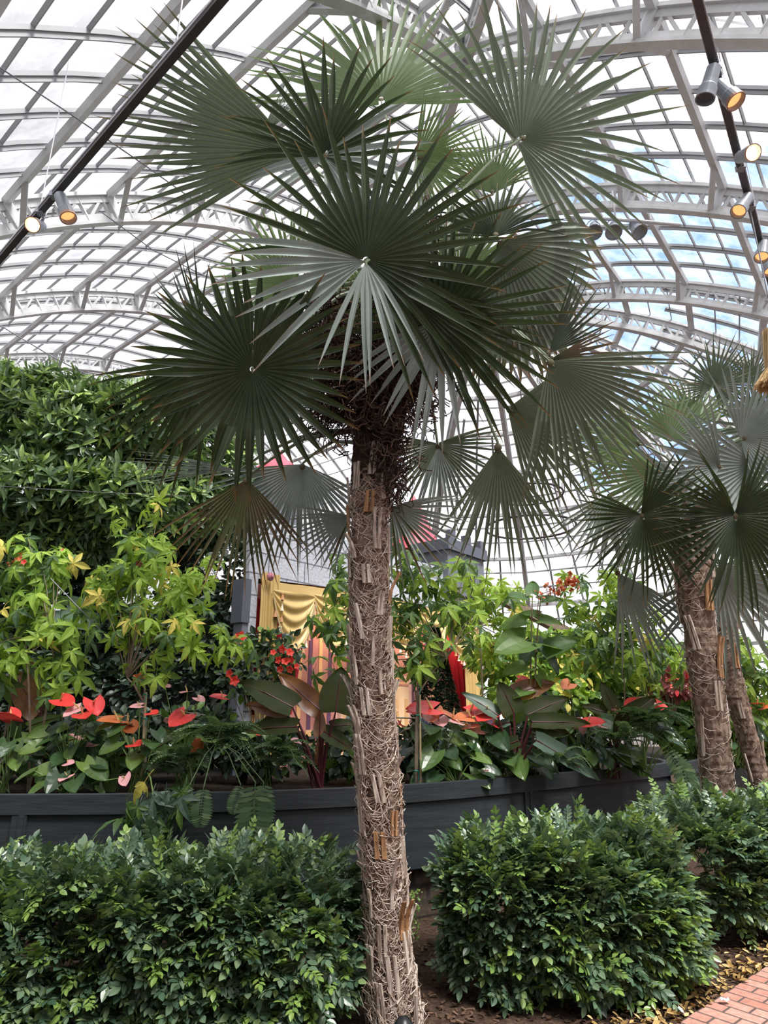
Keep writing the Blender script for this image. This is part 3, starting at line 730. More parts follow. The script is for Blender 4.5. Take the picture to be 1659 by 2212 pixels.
# dark tangle of old flower stalks round the crown
mb = MB(); r = np.random.default_rng(4)
blobs = [(690, 660, 34, 40, -.3), (700, 730, 36, 50, -.3), (690, 810, 30, 40, -.25), (730, 700, 50, 60, -.05), (715, 770, 45, 60, 0), (745, 850, 60, 60, -.1), (700, 880, 40, 50, 0), (800, 880, 70, 80, -.15), (840, 960, 38, 80, -.14), (850, 1030, 28, 60, -.12), (900, 850, 45, 70, -.1), (915, 780, 40, 60, -.05), (860, 760, 90, 80, -.2), (780, 760, 70, 90, -.2), (720, 640, 40, 30, .1), (930, 500, 18, 60, .15)]
for (bx, by, wx, wy, dy) in blobs:
    c = at(bx, by, TY+dy); k = mpp(c)
    for _ in range(int(wx*wy*.13)):
        p = c+np.array([r.normal(0, wx*k*.55), r.normal(0, .11), r.normal(0, wy*k*.55)])
        d = nrm([r.normal(0, .7), r.normal(0, .5), -1+r.normal(0, .6)]); pts = [p]
        for j in range(4):
            d = nrm(d+r.normal(0, .45, 3)); pts.append(pts[-1]+d*.028)
        mb.tube(pts, .0028+r.random()*.0025, 3, cap=False)
q = mb.build('old_flower_stalks', M['hair'], palm); q['kind'] = 'stuff'; q['label'] = 'dark tangled old flower stalks hanging round the crown'
CR = at(885, 600, TY)
def FR(px, py, Y, *a, cr=None, **k): return frond(palm, at(px, py, Y), CR if cr is None else cr, *a, **k)
D_, G_, P_, L_, O_ = M['f_dark'], M['f_mid'], M['f_pale'], M['f_lit'], M['f_old']
def mixm(n, idx): 
    m = [0]*n
    for i in idx: m[i] = 1
    return m
# far ones first
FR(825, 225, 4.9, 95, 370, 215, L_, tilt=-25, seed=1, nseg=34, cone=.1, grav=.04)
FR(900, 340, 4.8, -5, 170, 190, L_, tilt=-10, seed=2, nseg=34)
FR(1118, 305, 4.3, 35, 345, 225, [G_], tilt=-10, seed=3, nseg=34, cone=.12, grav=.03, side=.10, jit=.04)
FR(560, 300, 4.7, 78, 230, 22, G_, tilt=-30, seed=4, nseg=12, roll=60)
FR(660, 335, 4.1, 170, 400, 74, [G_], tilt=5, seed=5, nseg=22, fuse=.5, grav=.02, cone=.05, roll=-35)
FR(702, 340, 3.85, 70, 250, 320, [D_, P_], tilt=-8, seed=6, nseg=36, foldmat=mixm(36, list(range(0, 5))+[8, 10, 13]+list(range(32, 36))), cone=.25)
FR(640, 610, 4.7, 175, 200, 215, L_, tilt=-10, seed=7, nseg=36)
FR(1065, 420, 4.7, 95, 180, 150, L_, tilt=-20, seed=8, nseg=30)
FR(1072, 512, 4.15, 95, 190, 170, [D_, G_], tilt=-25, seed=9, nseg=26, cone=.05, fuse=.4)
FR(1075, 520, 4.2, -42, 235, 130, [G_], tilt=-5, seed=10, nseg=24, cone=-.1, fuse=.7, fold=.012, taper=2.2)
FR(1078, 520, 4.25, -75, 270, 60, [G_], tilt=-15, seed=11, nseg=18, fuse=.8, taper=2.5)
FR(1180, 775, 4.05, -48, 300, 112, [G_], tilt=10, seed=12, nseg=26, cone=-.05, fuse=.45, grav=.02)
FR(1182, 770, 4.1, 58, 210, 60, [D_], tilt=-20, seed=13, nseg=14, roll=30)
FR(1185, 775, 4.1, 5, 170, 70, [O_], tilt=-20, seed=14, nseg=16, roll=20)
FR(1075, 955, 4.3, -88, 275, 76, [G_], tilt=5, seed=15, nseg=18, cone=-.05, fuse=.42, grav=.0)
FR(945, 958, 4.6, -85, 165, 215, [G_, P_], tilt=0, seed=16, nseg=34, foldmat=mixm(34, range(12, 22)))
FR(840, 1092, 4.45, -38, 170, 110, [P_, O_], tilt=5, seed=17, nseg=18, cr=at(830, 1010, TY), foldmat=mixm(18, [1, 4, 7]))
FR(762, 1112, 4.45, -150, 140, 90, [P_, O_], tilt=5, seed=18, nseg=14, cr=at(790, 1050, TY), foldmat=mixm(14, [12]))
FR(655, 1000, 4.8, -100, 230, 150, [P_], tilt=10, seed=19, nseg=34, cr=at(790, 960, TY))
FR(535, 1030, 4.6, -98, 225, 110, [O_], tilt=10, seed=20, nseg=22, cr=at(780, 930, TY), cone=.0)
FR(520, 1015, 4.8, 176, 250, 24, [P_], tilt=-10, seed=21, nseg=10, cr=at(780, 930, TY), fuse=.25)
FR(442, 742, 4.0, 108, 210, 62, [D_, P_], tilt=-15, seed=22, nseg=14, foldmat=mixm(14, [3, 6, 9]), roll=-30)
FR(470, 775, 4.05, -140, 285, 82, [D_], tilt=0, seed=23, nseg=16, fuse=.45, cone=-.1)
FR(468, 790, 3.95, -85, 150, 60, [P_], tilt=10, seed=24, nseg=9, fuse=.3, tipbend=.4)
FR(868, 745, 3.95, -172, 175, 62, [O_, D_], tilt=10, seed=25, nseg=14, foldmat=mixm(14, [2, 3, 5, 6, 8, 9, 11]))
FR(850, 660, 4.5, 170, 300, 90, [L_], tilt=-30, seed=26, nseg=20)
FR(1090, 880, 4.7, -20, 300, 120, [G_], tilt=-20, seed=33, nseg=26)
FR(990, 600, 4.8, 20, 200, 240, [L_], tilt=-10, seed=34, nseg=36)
# near ones
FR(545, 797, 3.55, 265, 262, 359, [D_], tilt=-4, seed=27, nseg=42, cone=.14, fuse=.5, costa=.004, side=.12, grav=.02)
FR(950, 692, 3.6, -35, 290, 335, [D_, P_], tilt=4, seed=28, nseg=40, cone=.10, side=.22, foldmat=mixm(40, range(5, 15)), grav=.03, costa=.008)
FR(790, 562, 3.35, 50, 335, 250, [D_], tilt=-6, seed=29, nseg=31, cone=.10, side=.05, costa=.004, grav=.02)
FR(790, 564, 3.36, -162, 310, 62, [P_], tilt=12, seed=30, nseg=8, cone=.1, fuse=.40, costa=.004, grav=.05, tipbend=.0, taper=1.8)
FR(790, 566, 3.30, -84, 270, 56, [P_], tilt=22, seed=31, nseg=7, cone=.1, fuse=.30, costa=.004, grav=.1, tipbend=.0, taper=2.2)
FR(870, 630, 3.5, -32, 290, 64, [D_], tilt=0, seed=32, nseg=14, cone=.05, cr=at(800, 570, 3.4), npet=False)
# ---- second palm
def palm_small(name_label, tp, Y, crown, fronds, seed, boots=34, fib=900):
    P = [at(x, y, Y) for x, y, w in tp]; R = [w*mpp(p) for (x, y, w), p in zip(tp, P)]
    P[0][2] = 0
    o = thing('fan_palm', name_label, 'palm tree', P[0])
    trunk_build(o, P, R, 110, boots, [M['trunk'], M['trunkdark']], fib=fib, seed=seed, bootlen=.28, bootw=.06)
    c = at(*crown, Y)
    for i, (px, py, dy, dd, rp, sp_, m, tl) in enumerate(fronds):
        frond(o, at(px, py, Y+dy), c, dd, rp, sp_, [m], tilt=tl, seed=seed*50+i, nseg=max(14, int(sp_/6.5)), grav=.04)
    return o
palm_small('medium fan palm with a leaning fibrous trunk at the right edge', [(1562, 1760, 32), (1551, 1700, 30), (1538, 1560, 31), (1522, 1450, 31), (1508, 1340, 31), (1498, 1250, 36), (1494, 1170, 38), (1492, 1100, 34), (1490, 1040, 24)], 6.1, (1490, 1040), [
    (1495, 925, .5, 100, 150, 170, L_, -30), (1540, 835, .5, 70, 110, 300, G_, 0), (1385, 960, .2, 170, 170, 120, L_, -30),
    (1600, 950, -.3, 20, 190, 200, P_, 0), (1560, 1010, -.4, 165, 190, 120, P_, 10), (1430, 1020, -.4, 190, 190, 100, L_, 0), (1320, 1065, .1, -115, 170, 100, P_, 0),
    (1385, 1112, -.7, -60, 185, 300, D_, 0), (1588, 1112, -.8, -80, 215, 330, D_, 0), (1548, 1228, .3, -65, 230, 190, P_, 0), (1330, 1230, .4, -60, 210, 70, P_, 0),
    (1640, 1000, -.2, 200, 220, 120, P_, 0), (1445, 955, -.2, 80, 150, 160, L_, -30), (1530, 1010, 0, -20, 210, 140, P_, 10), (1480, 1050, .3, -170, 230, 90, P_, 20),
    (1620, 830, .6, 95, 90, 170, G_, 0), (1620, 900, .6, 60, 80, 140, D_, 0), (1650, 930, .3, 150, 160, 160, G_, 10), (1500, 1130, .5, -120, 190, 120, G_, 10)], 3)
palm_small('dark leaning palm trunk furthest right behind the second palm', [(1655, 1720, 20), (1640, 1680, 20), (1612, 1580, 20), (1588, 1500, 21), (1575, 1430, 21), (1572, 1360, 20), (1575, 1290, 18)], 8.2, (1580, 1270), [
    (1610, 1180, .3, 60, 130, 200, G_, 0), (1640, 1260, 0, -30, 150, 140, P_, 0), (1545, 1210, .5, 150, 140, 140, G_, 0)], 9, boots=14, fib=150)

# ================================================================== BACKGROUND TREE (left)
def surf_leaves(centers, n, size, T, mat_m, r, up=.3, thick=.15, jit=.5, yscale=1.):
    """leaves on the outside of overlapping ellipsoids; centers rows: x,y,z,rx,ry,rz"""
    C = np.array(centers, float); w = (C[:, 3]*C[:, 5]); w /= w.sum()
    idx = r.choice(len(C), n, p=w); D = r.normal(0, 1, (n, 3)); D /= np.linalg.norm(D, axis=1)[:, None]
    D[:, 1] = np.where(D[:, 1] > .25, -D[:, 1], D[:, 1])
    rad = 1-np.abs(r.normal(0, thick, n))
    P = C[idx, :3]+D*C[idx, 3:]*rad[:, None]
    # drop what is deep inside another blob
    keep = np.ones(n, bool)
    for c in C:
        q = np.linalg.norm((P-c[:3])/c[3:], axis=1); keep &= q > .62
    P, D = P[keep], D[keep]; k = len(P)
    Y = D+np.array([0, 0, up])+r.normal(0, jit, (k, 3))
    fr = frames(Y, r.normal(0, .6, k))*(size*r.uniform(.7, 1.2, k))[:, None, None]
    return P, fr
def whorl_T(nl=8, w=.26, el=.35, bend=-.35):
    mb = MB(); lf = leaf_T(w, .15, bend, ws=(.15, .8, 1., .7, .02)); M_ = []; P_ = []
    for i in range(nl):
        a = i*2*PI/nl+.3*(i % 2); e_ = el+.2*(i % 3)
        M_.append(frames([(math.cos(a)*math.cos(e_), math.sin(e_)+.15, math.sin(a)*math.cos(e_))], hint=[(0, 1, 0)])[0]*(.85+.1*(i % 3))); P_.append((0, .05*(i % 3), 0))
    mb.inst(lf, M_, P_); return mb.template()
WT = whorl_T()
def blob(px, py, Y, rpx, rpy, ry=1.):
    p = at(px, py, Y); k = mpp(p); return [*p, rpx*k, ry, rpy*k]
r = np.random.default_rng(21)
TYr = 8.8
bl = [blob(60, 920, TYr, 130, 95), blob(190, 960, TYr-.2, 120, 110), blob(330, 940, TYr, 130, 90), blob(440, 1010, TYr+.4, 110, 110), blob(90, 1080, TYr-.3, 150, 90), blob(250, 1100, TYr-.2, 140, 80), blob(380, 1120, TYr+.1, 120, 90), blob(-60, 1000, TYr, 110, 150), blob(0, 860, TYr+.2, 70, 60), blob(150, 880, TYr+.4, 90, 50), blob(270, 900, TYr+.4, 80, 40), blob(430, 920, TYr+.5, 60, 50), blob(480, 1130, TYr+.7, 60, 70), blob(330, 1180, TYr+.6, 130, 50), blob(180, 1200, TYr+.3, 160, 60), blob(30, 1200, TYr+.2, 130, 80), blob(100, 1160, TYr+.1, 150, 60), blob(260, 1160, TYr+.1, 150, 60)]
tb = np.array([at(210, 1500, TYr+.8)[0], TYr+.8, 0])
tree = thing('broadleaf_tree', 'large dense evergreen tree with whorled glossy leaves filling the left background', 'tree', tb)
P, fr = surf_leaves(bl, 5200, .21, WT, None, r, up=.35, jit=.6, thick=.2)
mb = MB(); mb.inst(WT, fr, P); mb.build('foliage', M['tree'], tree)
mb = MB(); top = at(230, 1000, TYr+.8)
mb.tube([tb, tb+(top-tb)*.35+np.array([.1, 0, 0]), tb+(top-tb)*.7, top], [.17, .14, .11, .06], 10)
for k in range(12):
    b = bl[k % len(bl)]; s0 = tb+(top-tb)*r.uniform(.5, .95); e0 = np.array(b[:3]); mb.tube([s0, (s0+e0)/2+np.array([0, 0, .15]), e0], [.05, .035, .015], 6)
mb.build('trunk', M['stem'], tree)
# dark creeper-clad hedge under and right of the tree
bl = [blob(470, 1200, 9.2, 80, 110, .5), blob(330, 1230, 9.3, 150, 110, .5), blob(130, 1230, 9.3, 170, 110, .5), blob(-40, 1230, 9.3, 120, 120, .5), blob(470, 1230, 8.9, 70, 90, .5), blob(500, 1340, 8.4, 60, 90, .5), blob(420, 1400, 8.3, 130, 90, .5), blob(300, 1300, 8.9, 160, 130, .5), blob(150, 1330, 9.1, 160, 150, .5), blob(20, 1350, 9.1, 120, 150, .5), blob(540, 1450, 7.9, 70, 70, .4), blob(350, 1500, 7.9, 200, 80, .4), blob(120, 1500, 8.1, 170, 90, .4)]
base = np.array([at(300, 1500, 8.6)[0], 8.8, 0.])
o = thing('ivy_screen', 'dark leafy climber screen in the shade below the big left tree', 'climber', base)
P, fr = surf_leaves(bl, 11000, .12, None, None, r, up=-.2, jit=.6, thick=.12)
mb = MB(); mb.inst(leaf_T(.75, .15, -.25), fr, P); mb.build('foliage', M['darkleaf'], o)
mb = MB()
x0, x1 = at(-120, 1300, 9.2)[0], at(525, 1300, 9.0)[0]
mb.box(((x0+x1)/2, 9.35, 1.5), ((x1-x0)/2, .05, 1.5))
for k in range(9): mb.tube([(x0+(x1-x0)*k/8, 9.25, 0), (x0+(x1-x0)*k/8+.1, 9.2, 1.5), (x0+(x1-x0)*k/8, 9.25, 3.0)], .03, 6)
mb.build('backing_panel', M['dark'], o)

# ================================================================== CASTLE STAGE SET
CB = BV.copy(); CN = np.array([CB[1], -CB[0], 0])                 # along the front; outward normal (towards the viewer side)
c0 = at(527, 1400, 7.6)*[1, 1, 0]
def CP(s, z, o=0): return c0+CB*s+CN*o+np.array([0, 0, z])
def pix_s(px, z=1.6):
    a, b = 0, 9
    for _ in range(40):
        m_ = (a+b)/2
        if proj(CP(m_, z))[0] < px: a = m_
        else: b = m_
    return a
sR = pix_s(1048); 
def z_at(s, py):
    a, b = -2, 9
    for _ in range(40):
        m_ = (a+b)/2
        if proj(CP(s, m_))[1] > py: a = m_
        else: b = m_
    return a
zTop = z_at(.1, 1112)
castle = thing('castle_stage_set', 'grey stone-block castle stage front with curtained opening behind the planter', 'stage set', CP(sR/2, 0))
sA, sB = pix_s(541), pix_s(1040)                                   # opening
zO = z_at(sA, 1250); zO2 = z_at(pix_s(760), 1290)
mb = MB()
def wallq(s0, s1, zlo0, zlo1, zhi, o=0):
    mb.add([CP(s0, zlo0, o), CP(s1, zlo1, o), CP(s1, zhi, o), CP(s0, zhi, o)], [(0, 1, 2, 3)], 0, [(s0, zlo0), (s1, zlo1), (s1, zhi), (s0, zhi)])
n = 16; S_ = np.linspace(sA, sB, n+1)
arcz = lambda s: zO+.10*math.sin(PI*min(1, (s-sA)/(sB-sA)))
for i in range(n): wallq(S_[i], S_[i+1], arcz(S_[i]), arcz(S_[i+1]), zTop if S_[i] < pix_s(960) else zTop-.35)
wallq(0, sA, 0, 0, zTop); wallq(sB, sR, 0, 0, zTop-.35)
# depth: underside of the arch, ends, back
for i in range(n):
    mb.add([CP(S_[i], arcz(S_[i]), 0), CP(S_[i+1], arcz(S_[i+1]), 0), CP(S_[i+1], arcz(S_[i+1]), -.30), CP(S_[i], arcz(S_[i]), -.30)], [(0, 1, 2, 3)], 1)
for s in (0, sR): mb.add([CP(s, 0, 0), CP(s, zTop-(.35 if s else 0), 0), CP(s, zTop-(.35 if s else 0), -.08), CP(s, 0, -.08)], [(0, 1, 2, 3)], 0, [(0, 0), (0, zTop), (1.5, zTop), (1.5, 0)])
mb.add([CP(0, zTop, 0), CP(pix_s(960), zTop, 0), CP(pix_s(960), zTop, -.08), CP(0, zTop, -.08)], [(0, 1, 2, 3)], 0)
mb.add([CP(.35, 0, -.42), CP(sR, 0, -.42), CP(sR, zTop-.35, -.42), CP(.35, zTop-.35, -.42)], [(0, 1, 2, 3)], 0, [(0, 0), (sR, 0), (sR, zTop), (0, zTop)])
mb.build('facade', [M['block'], M['dark']], castle)
mb = MB(); Rm = np.stack([CB, CN, [0, 0, 1]], 1)
mb.box(CP(-.07, z_at(0, 1300), -.02), (.06, .10, .26), Rm); mb.build('buttress_cap', M['roofgrey'], castle)
mb = MB(); mb.box(CP(-.05, z_at(0, 1330)/2, -.02), (.045, .08, z_at(0, 1330)/2), Rm); mb.build('buttress', M['block'], castle)
# right tower with windows and red roof
sT0, sT1 = pix_s(965), sR; zb = z_at(sR, 1300); zt_ = z_at(sR, 1212)
mb = MB(); mb.box(CP((sT0+sT1)/2, (zb+zt_)/2, -.25), ((sT1-sT0)/2, .36, (zt_-zb)/2), Rm); mb.build('tower', M['block'], castle)
mb = MB(); mb.box(CP((sT0+sT1)/2, zt_+.08, -.25), ((sT1-sT0)/2+.05, .42, .10), Rm)
for k in range(3): mb.box(CP(sT0+.1+k*(sT1-sT0-.2)/2, zt_+.25, .12), (.09, .05, .08), Rm)
mb.build('parapet', M['roofgrey'], castle)
for px, w in ((1018, .11), (1040, .05)):
    s = pix_s(px); zz = z_at(s, 1262); mb = MB(); a = np.linspace(0, PI, 9)
    V = [CP(s-w, zz-.25, .113), CP(s+w, zz-.25, .113)]+[CP(s+w*math.cos(q), zz+.06+w*math.sin(q), .113) for q in a]
    V2 = [q_+CN*.012 for q_ in V]; nV = len(V)
    mb.add(V+V2+[np.mean(V2, axis=0)], [(nV+i, nV+(i+1) % nV, 2*nV, 2*nV) for i in range(nV)]+[(i, (i+1) % nV, nV+(i+1) % nV, nV+i) for i in range(nV)])
    mb.build('window', M['dark'], castle)
mb = MB(); mb.lathe([(.55, 0), (.42, .35), (.25, .75), (.02, 1.2)], CP((sT0+sT1)/2-.1, zt_+.15, -1.0), n=20); mb.build('tower_roof', M['coral'], castle)
# left rear turret with red roof
q = at(600, 1035, 9.8); mb = MB(); mb.lathe([(.42, -1.4), (.42, 0)], q-np.array([0, 0, .0]), n=18); mb.build('turret', M['block'], castle)
mb = MB(); mb.lathe([(.50, 0), (.36, .16), (.16, .32), (.02, .5)], q, n=18); mb.build('tower_roof', M['coral'], castle)
# painted palace backdrop inside the opening (flat cloth, generic arcade)
back = -.38
bw0, bw1 = .35, sR-.02; zlo, zhi = .3, zO+.2
PB = {k: mat('backdrop_'+k, c, .8, .1, noise=(4., c2, .6)) for k, c, c2 in (('rose', (.50, .20, .18), (.60, .30, .20)), ('violet', (.13, .06, .12), (.2, .09, .14)), ('gold', (.75, .40, .17), (.85, .55, .3)), ('cream', (.88, .62, .38), (.8, .5, .32)), ('brick', (.40, .13, .10), (.5, .2, .14)), ('pink', (.80, .42, .38), (.85, .55, .45)))}
mk = list(PB); PM = [PB[k] for k in mk]
mb = MB()
def pr(s0, s1, z0, z1, k, lay=0):
    mb.add([CP(s0, z0, back+lay*.004), CP(s1, z0, back+lay*.004), CP(s1, z1, back+lay*.004), CP(s0, z1, back+lay*.004)], [(0, 1, 2, 3)], mk.index(k))
pr(bw0, bw1, zlo, zhi, 'rose')
pr(bw0, bw1, zhi-.75, zhi-.35, 'brick', 1)
for k in range(26):
    s = bw0+.1+k*(bw1-bw0-.2)/25
    if 9 < k < 17: continue
    pr(s, s+.07, 1.35, zhi-.4, 'violet' if k % 2 else 'gold', 2); pr(s-.02, s+.09, zhi-.5, zhi-.42, 'gold', 3); pr(s-.02, s+.09, 1.30, 1.38, 'gold', 3)
sm = (bw0+bw1)/2
pr(sm-.9, sm+.9, .9, 2.15, 'pink', 2); pr(sm-.8, sm+.8, 1.0, 2.0, 'cream', 3)
for k in range(7): pr(sm-.75+k*.24, sm-.67+k*.24, 1.0, 1.8, 'gold', 4)
for k in range(8): pr(sm-.8+k*.05, sm+.8-k*.05, 2.0+k*.03, 2.03+k*.03, 'gold' if k % 2 else 'rose', 4)
for k in range(4): pr(bw0, bw1, 1.22-k*.11, 1.27-k*.11, 'gold' if k % 2 else 'brick', 1)
for k in range(14):
    s = bw0+.15+k*(bw1-bw0)/14; pr(s, s+.05, .75, .93, 'rose' if k % 2 else 'brick', 2); pr(s-.01, s+.06, .6, .75, 'gold', 2)
mb.build('painted_backdrop', PM, castle)
# stage floor
mb = MB(); mb.box(CP((sA+sB)/2, .3, -.16), ((sB-sA)/2, .2, .04), Rm); mb.build('stage_floor', M['roofgrey'], castle)
# curtains
def cloth(name, fn, nu, nv, m, parent):
    mb = MB(); G = [[fn(i/(nu-1), j/(nv-1)) for i in range(nu)] for j in range(nv)]
    quadgrid(mb, np.array(G)); return mb.build(name, m, parent, smooth=True)
sm_l = sA-.03
drape = thing('stage_curtain', 'gold satin stage curtain with swags and tassel fringe in the castle opening', 'curtain', CP((sA+sB)/2, zO))
sW = pix_s(585)
def side(u, v, s0=sA+.0, s1=sW, top=zO+.08, bot=1.0):
    s = s0+(s1-s0)*u*(1-.10*v); f = .035*math.sin(u*30)+.015*math.sin(u*71+1)
    return CP(s, top+(bot-top)*v, .06+f*(.3+.7*v))
cloth('side_drape', side, 60, 12, M['gold'], drape)
cloth('side_drape', lambda u, v: side(u, v, pix_s(1000), sB-.02, arcz(sB-.3)-.02, 1.5), 50, 12, M['gold'], drape)
cloth('valance_band', lambda u, v: CP(sA+.12+(sB-sA-.14)*u, arcz(sA+.12+(sB-sA-.14)*u)-.03-.15*v, .05+.01*math.sin(u*60)), 60, 4, M['gold'], drape)
edges = [pix_s(569), pix_s(663), pix_s(750), pix_s(830), pix_s(900), pix_s(962), pix_s(1025)]
drops = [z_at(pix_s(632), 1356), z_at(pix_s(720), 1362), None, None, None, None]
for k in range(6):
    s0, s1 = edges[k], edges[k+1]; z0 = arcz(s0)-.13; dp = .55 if k else .60
    def sw(u, v, s0=s0, s1=s1, z0=z0, dp=dp):
        s = s0+(s1-s0)*u; sag = (4*u*(1-u))**.8
        fold = .022*math.sin(v*26+u*2)*math.sin(PI*u)**.5
        zz = z0-v*(.10+dp*sag*(.85+.3*(1-u)))
        return CP(s, zz, .07+.05*sag+fold)
    cloth('swag', sw, 26, 30, M['gold'], drape)
    mb = MB(); pts = [sw(u, 1.0)+CN*.012 for u in np.linspace(0, 1, 20)]
    mb.tube(pts, .012, 5); mb.build('trim_cord', M['golddark'], drape)
    for j, u in enumerate(np.linspace(.03, .97, 13)):
        mb = MB(); p = sw(u, 1.0)+CN*.012; mb.tube([p, p-np.array([0, 0, .03])], .004, 4)
        mb.lathe([(.004, -.03), (.015, -.035), (.011, -.05), (.025, -.115), (.0, -.116)], p, n=7); mb.build('tassel', M['tassel%d' % (j % 2)], drape)
# vertical tassel strip on the side drape
for j, z in enumerate(np.linspace(zO-.15, 1.25, 14)):
    mb = MB(); p = CP(sW+.0, z, .11); mb.lathe([(.004, 0), (.015, -.005), (.011, -.02), (.025, -.085), (.0, -.086)], p, n=7)
    mb.build('tassel', M['tassel%d' % (j % 2)], drape)
mb = MB(); p = CP(pix_s(553), zO+.02, .12)
for k in range(6): mb.lathe([(.0, -.02), (.05-.006*k, -.01), (.055-.007*k, .012), (.0, .02)], p+CN*.008*k, ax=CN+.15*np.array([math.cos(k), 0, math.sin(k)]), n=10)
mb.build('rosette', M['rosette'], drape)
rc = thing('red_curtain', 'dark red velvet curtain behind the gold swags, left side of the castle opening', 'curtain', CP(sW+.1, 1.6))
cloth('cloth', lambda u, v: CP(sA+.1+(pix_s(655)-sA+.12)*u*(1-.25*v), zO-.2-v*1.4, -.2+.03*math.sin(u*34)), 50, 8, M['redvelvet'], rc)
rc = thing('red_curtain', 'red velvet curtain at the right end of the castle opening behind the pale topiary', 'curtain', CP(sB-.3, 1.6))
cloth('cloth', lambda u, v: CP(sB-.75+.85*u+.22*v*(1-u), zO-.25-v*1.5, -.2+.03*math.sin(u*30)), 50, 8, M['redvelvet'], rc)
# brown beam running down to the right behind
mb = MB(); mb.bar(at(1062, 1283, 12.0), at(1290, 1400, 12.0), .28, .16)
tag(mb.build('ramp_rail', M['stem'], origin=at(1170, 1345, 12.0)), 'brown wooden rail sloping down to the right behind the flowers right of the castle', 'rail')

# ================================================================== PLANTS IN THE PLANTER
SZ = ZT-.09
def palmate_T(nl=5, w=.36, droop=-.45, spread=118, fuse=.12):
    mb = MB(); lf = leaf_T(w, .14, droop, rows=(0, .2, .45, .75, 1), ws=(.10, .55, 1., .6, .02))
    M_, P_ = [], []
    for i in range(nl):
        a = math.radians(-spread+2*spread*i/(nl-1)); L = 1-.42*(abs(a)/math.radians(spread))**1.2
        M_.append(frames([(math.sin(a), math.cos(a), -.06)])[0]*L); P_.append((0, 0, 0))
    mb.inst(lf, M_, P_); mb.tube([(0, 0, 0), (0, -.35, .08), (0, -.6, .02)], .012, 3, cap=False); return mb.template()
PT = palmate_T(); PT3 = palmate_T(3, .34, -.4, 60)
def crown_leaves(o, blobs, n, size, r, T=PT, mats=('maple', 'mapledark', 'yellow'), share=(.7, .27, .03), down=.75, name='foliage', out=.5):
    C = np.array(blobs, float); w = C[:, 3]*C[:, 5]; w /= w.sum(); idx = r.choice(len(C), n, p=w)
    D = r.normal(0, 1, (n, 3)); D /= np.linalg.norm(D, axis=1)[:, None]
    P = C[idx, :3]+D*C[idx, 3:]*(r.uniform(.25, 1.05, n)**.6)[:, None]
    Y = D*out+np.array([0, 0, -down])+r.normal(0, .35, (n, 3))
    hint = D*np.array([1, 1, .3])+np.array([0, -.7, .5])
    fr = frames(Y, r.normal(0, .5, n), hint=hint)*(size*r.uniform(.6, 1.2, n))[:, None, None]
    lab = r.choice(len(mats), n, p=np.array(share)/sum(share))
    for k, m in enumerate(mats):
        q = lab == k
        if q.any():
            mb = MB(); mb.inst(T, fr[q], P[q]); mb.build(name if k < 2 else 'yellowing_foliage', M[m], o)
    return P
def twig_net(o, base, P, r, n=16, rad=.006, m='stem'):
    mb = MB(); c = base
    for k in r.choice(len(P), min(n, len(P)), replace=False):
        e = P[k]; mid = (c*.45+e*.55)+np.array([0, 0, .06]); mb.tube([c, mid, e], [rad, rad*.7, rad*.35], 4)
    mb.build('twigs', M[m], o)
def lantern_flower_T():
    mb = MB(); lf = leaf_T(.85, .2, -.15, ws=(.3, .9, 1., .8, .3))
    M_ = [frames([(math.cos(a), math.sin(a), .45)])[0] for a in np.arange(5)*2*PI/5]
    mb.inst(lf, M_, np.zeros((5, 3))); mb.tube([(0, 0, 0), (0, 0, .9)], .06, 4); return mb.template()
LF = lantern_flower_T()
def flower(o, p, size, m='petal', face=(0, -1, .2), name='flower', label=None):
    mb = MB(); z = nrm(face); x = nrm(np.cross((0, 0, 1), z)); y = np.cross(z, x)
    mb.inst(LF, [np.stack([x, y, z], 1)*size], [p]); q = mb.build(name, M[m], o)
    if label: q['label'] = label
    return q
def standard(label, bpx, Y, stems, blobs, n, size, seed, flowers=(), stake=None, mats=('maple', 'mapledark', 'yellow'), share=(.7, .27, .03), cat='flowering maple', group=None, ties=(), basez=SZ, down=.75, name='flowering_maple'):
    r = np.random.default_rng(seed)
    b = at(bpx, 1700, Y); b = np.array([b[0], Y, basez])
    o = thing(name, label, cat, b, group)
    bb = [blob(x, y, Y+dy, rx, ry, ryy) for (x, y, dy, rx, ry, ryy) in blobs]
    P = crown_leaves(o, bb, int(n*.58), size*1.2, r, mats=mats, share=share, down=down)
    c0_ = None
    for st in stems:
        pts = [b+np.array([at(st[0][0], 1600, Y)[0]-b[0], 0, 0])*0]+[at(x, y, Y) for x, y in st]
        mb = MB(); mb.tube(pts, np.linspace(.013, .007, len(pts)), 6); mb.build('stem', M['stem'], o); c0_ = pts[-1]
    if c0_ is not None: twig_net(o, c0_, P, r, 22)
    if stake:
        mb = MB(); mb.tube([np.array([at(stake[0], 1600, Y)[0], Y-.02, basez]), at(stake[0], stake[1], Y-.02)], .010, 6); mb.build('stake', M['cane'], o)
    for (x, y) in ties:
        p = at(x, y, Y-.01); mb = MB(); a = np.linspace(0, 2*PI, 11)
        mb.tube(np.stack([p[0]+.02*np.cos(a), p[1]+.02*np.sin(a), np.full(11, p[2])], 1), .005, 4)
        mb.tube([p+[.015, -.02, 0], p+[.02, -.03, -.03], p+[.012, -.03, -.07]], .004, 4); mb.build('plant_tie', M['tie'], o)
    for (x, y, sz, m) in flowers: flower(o, at(x, y, Y-.15), sz, m, face=(r.normal(0, .4), -1, r.normal(-.1, .3)))
    return o
G1 = 'staked flowering maples in the planter'
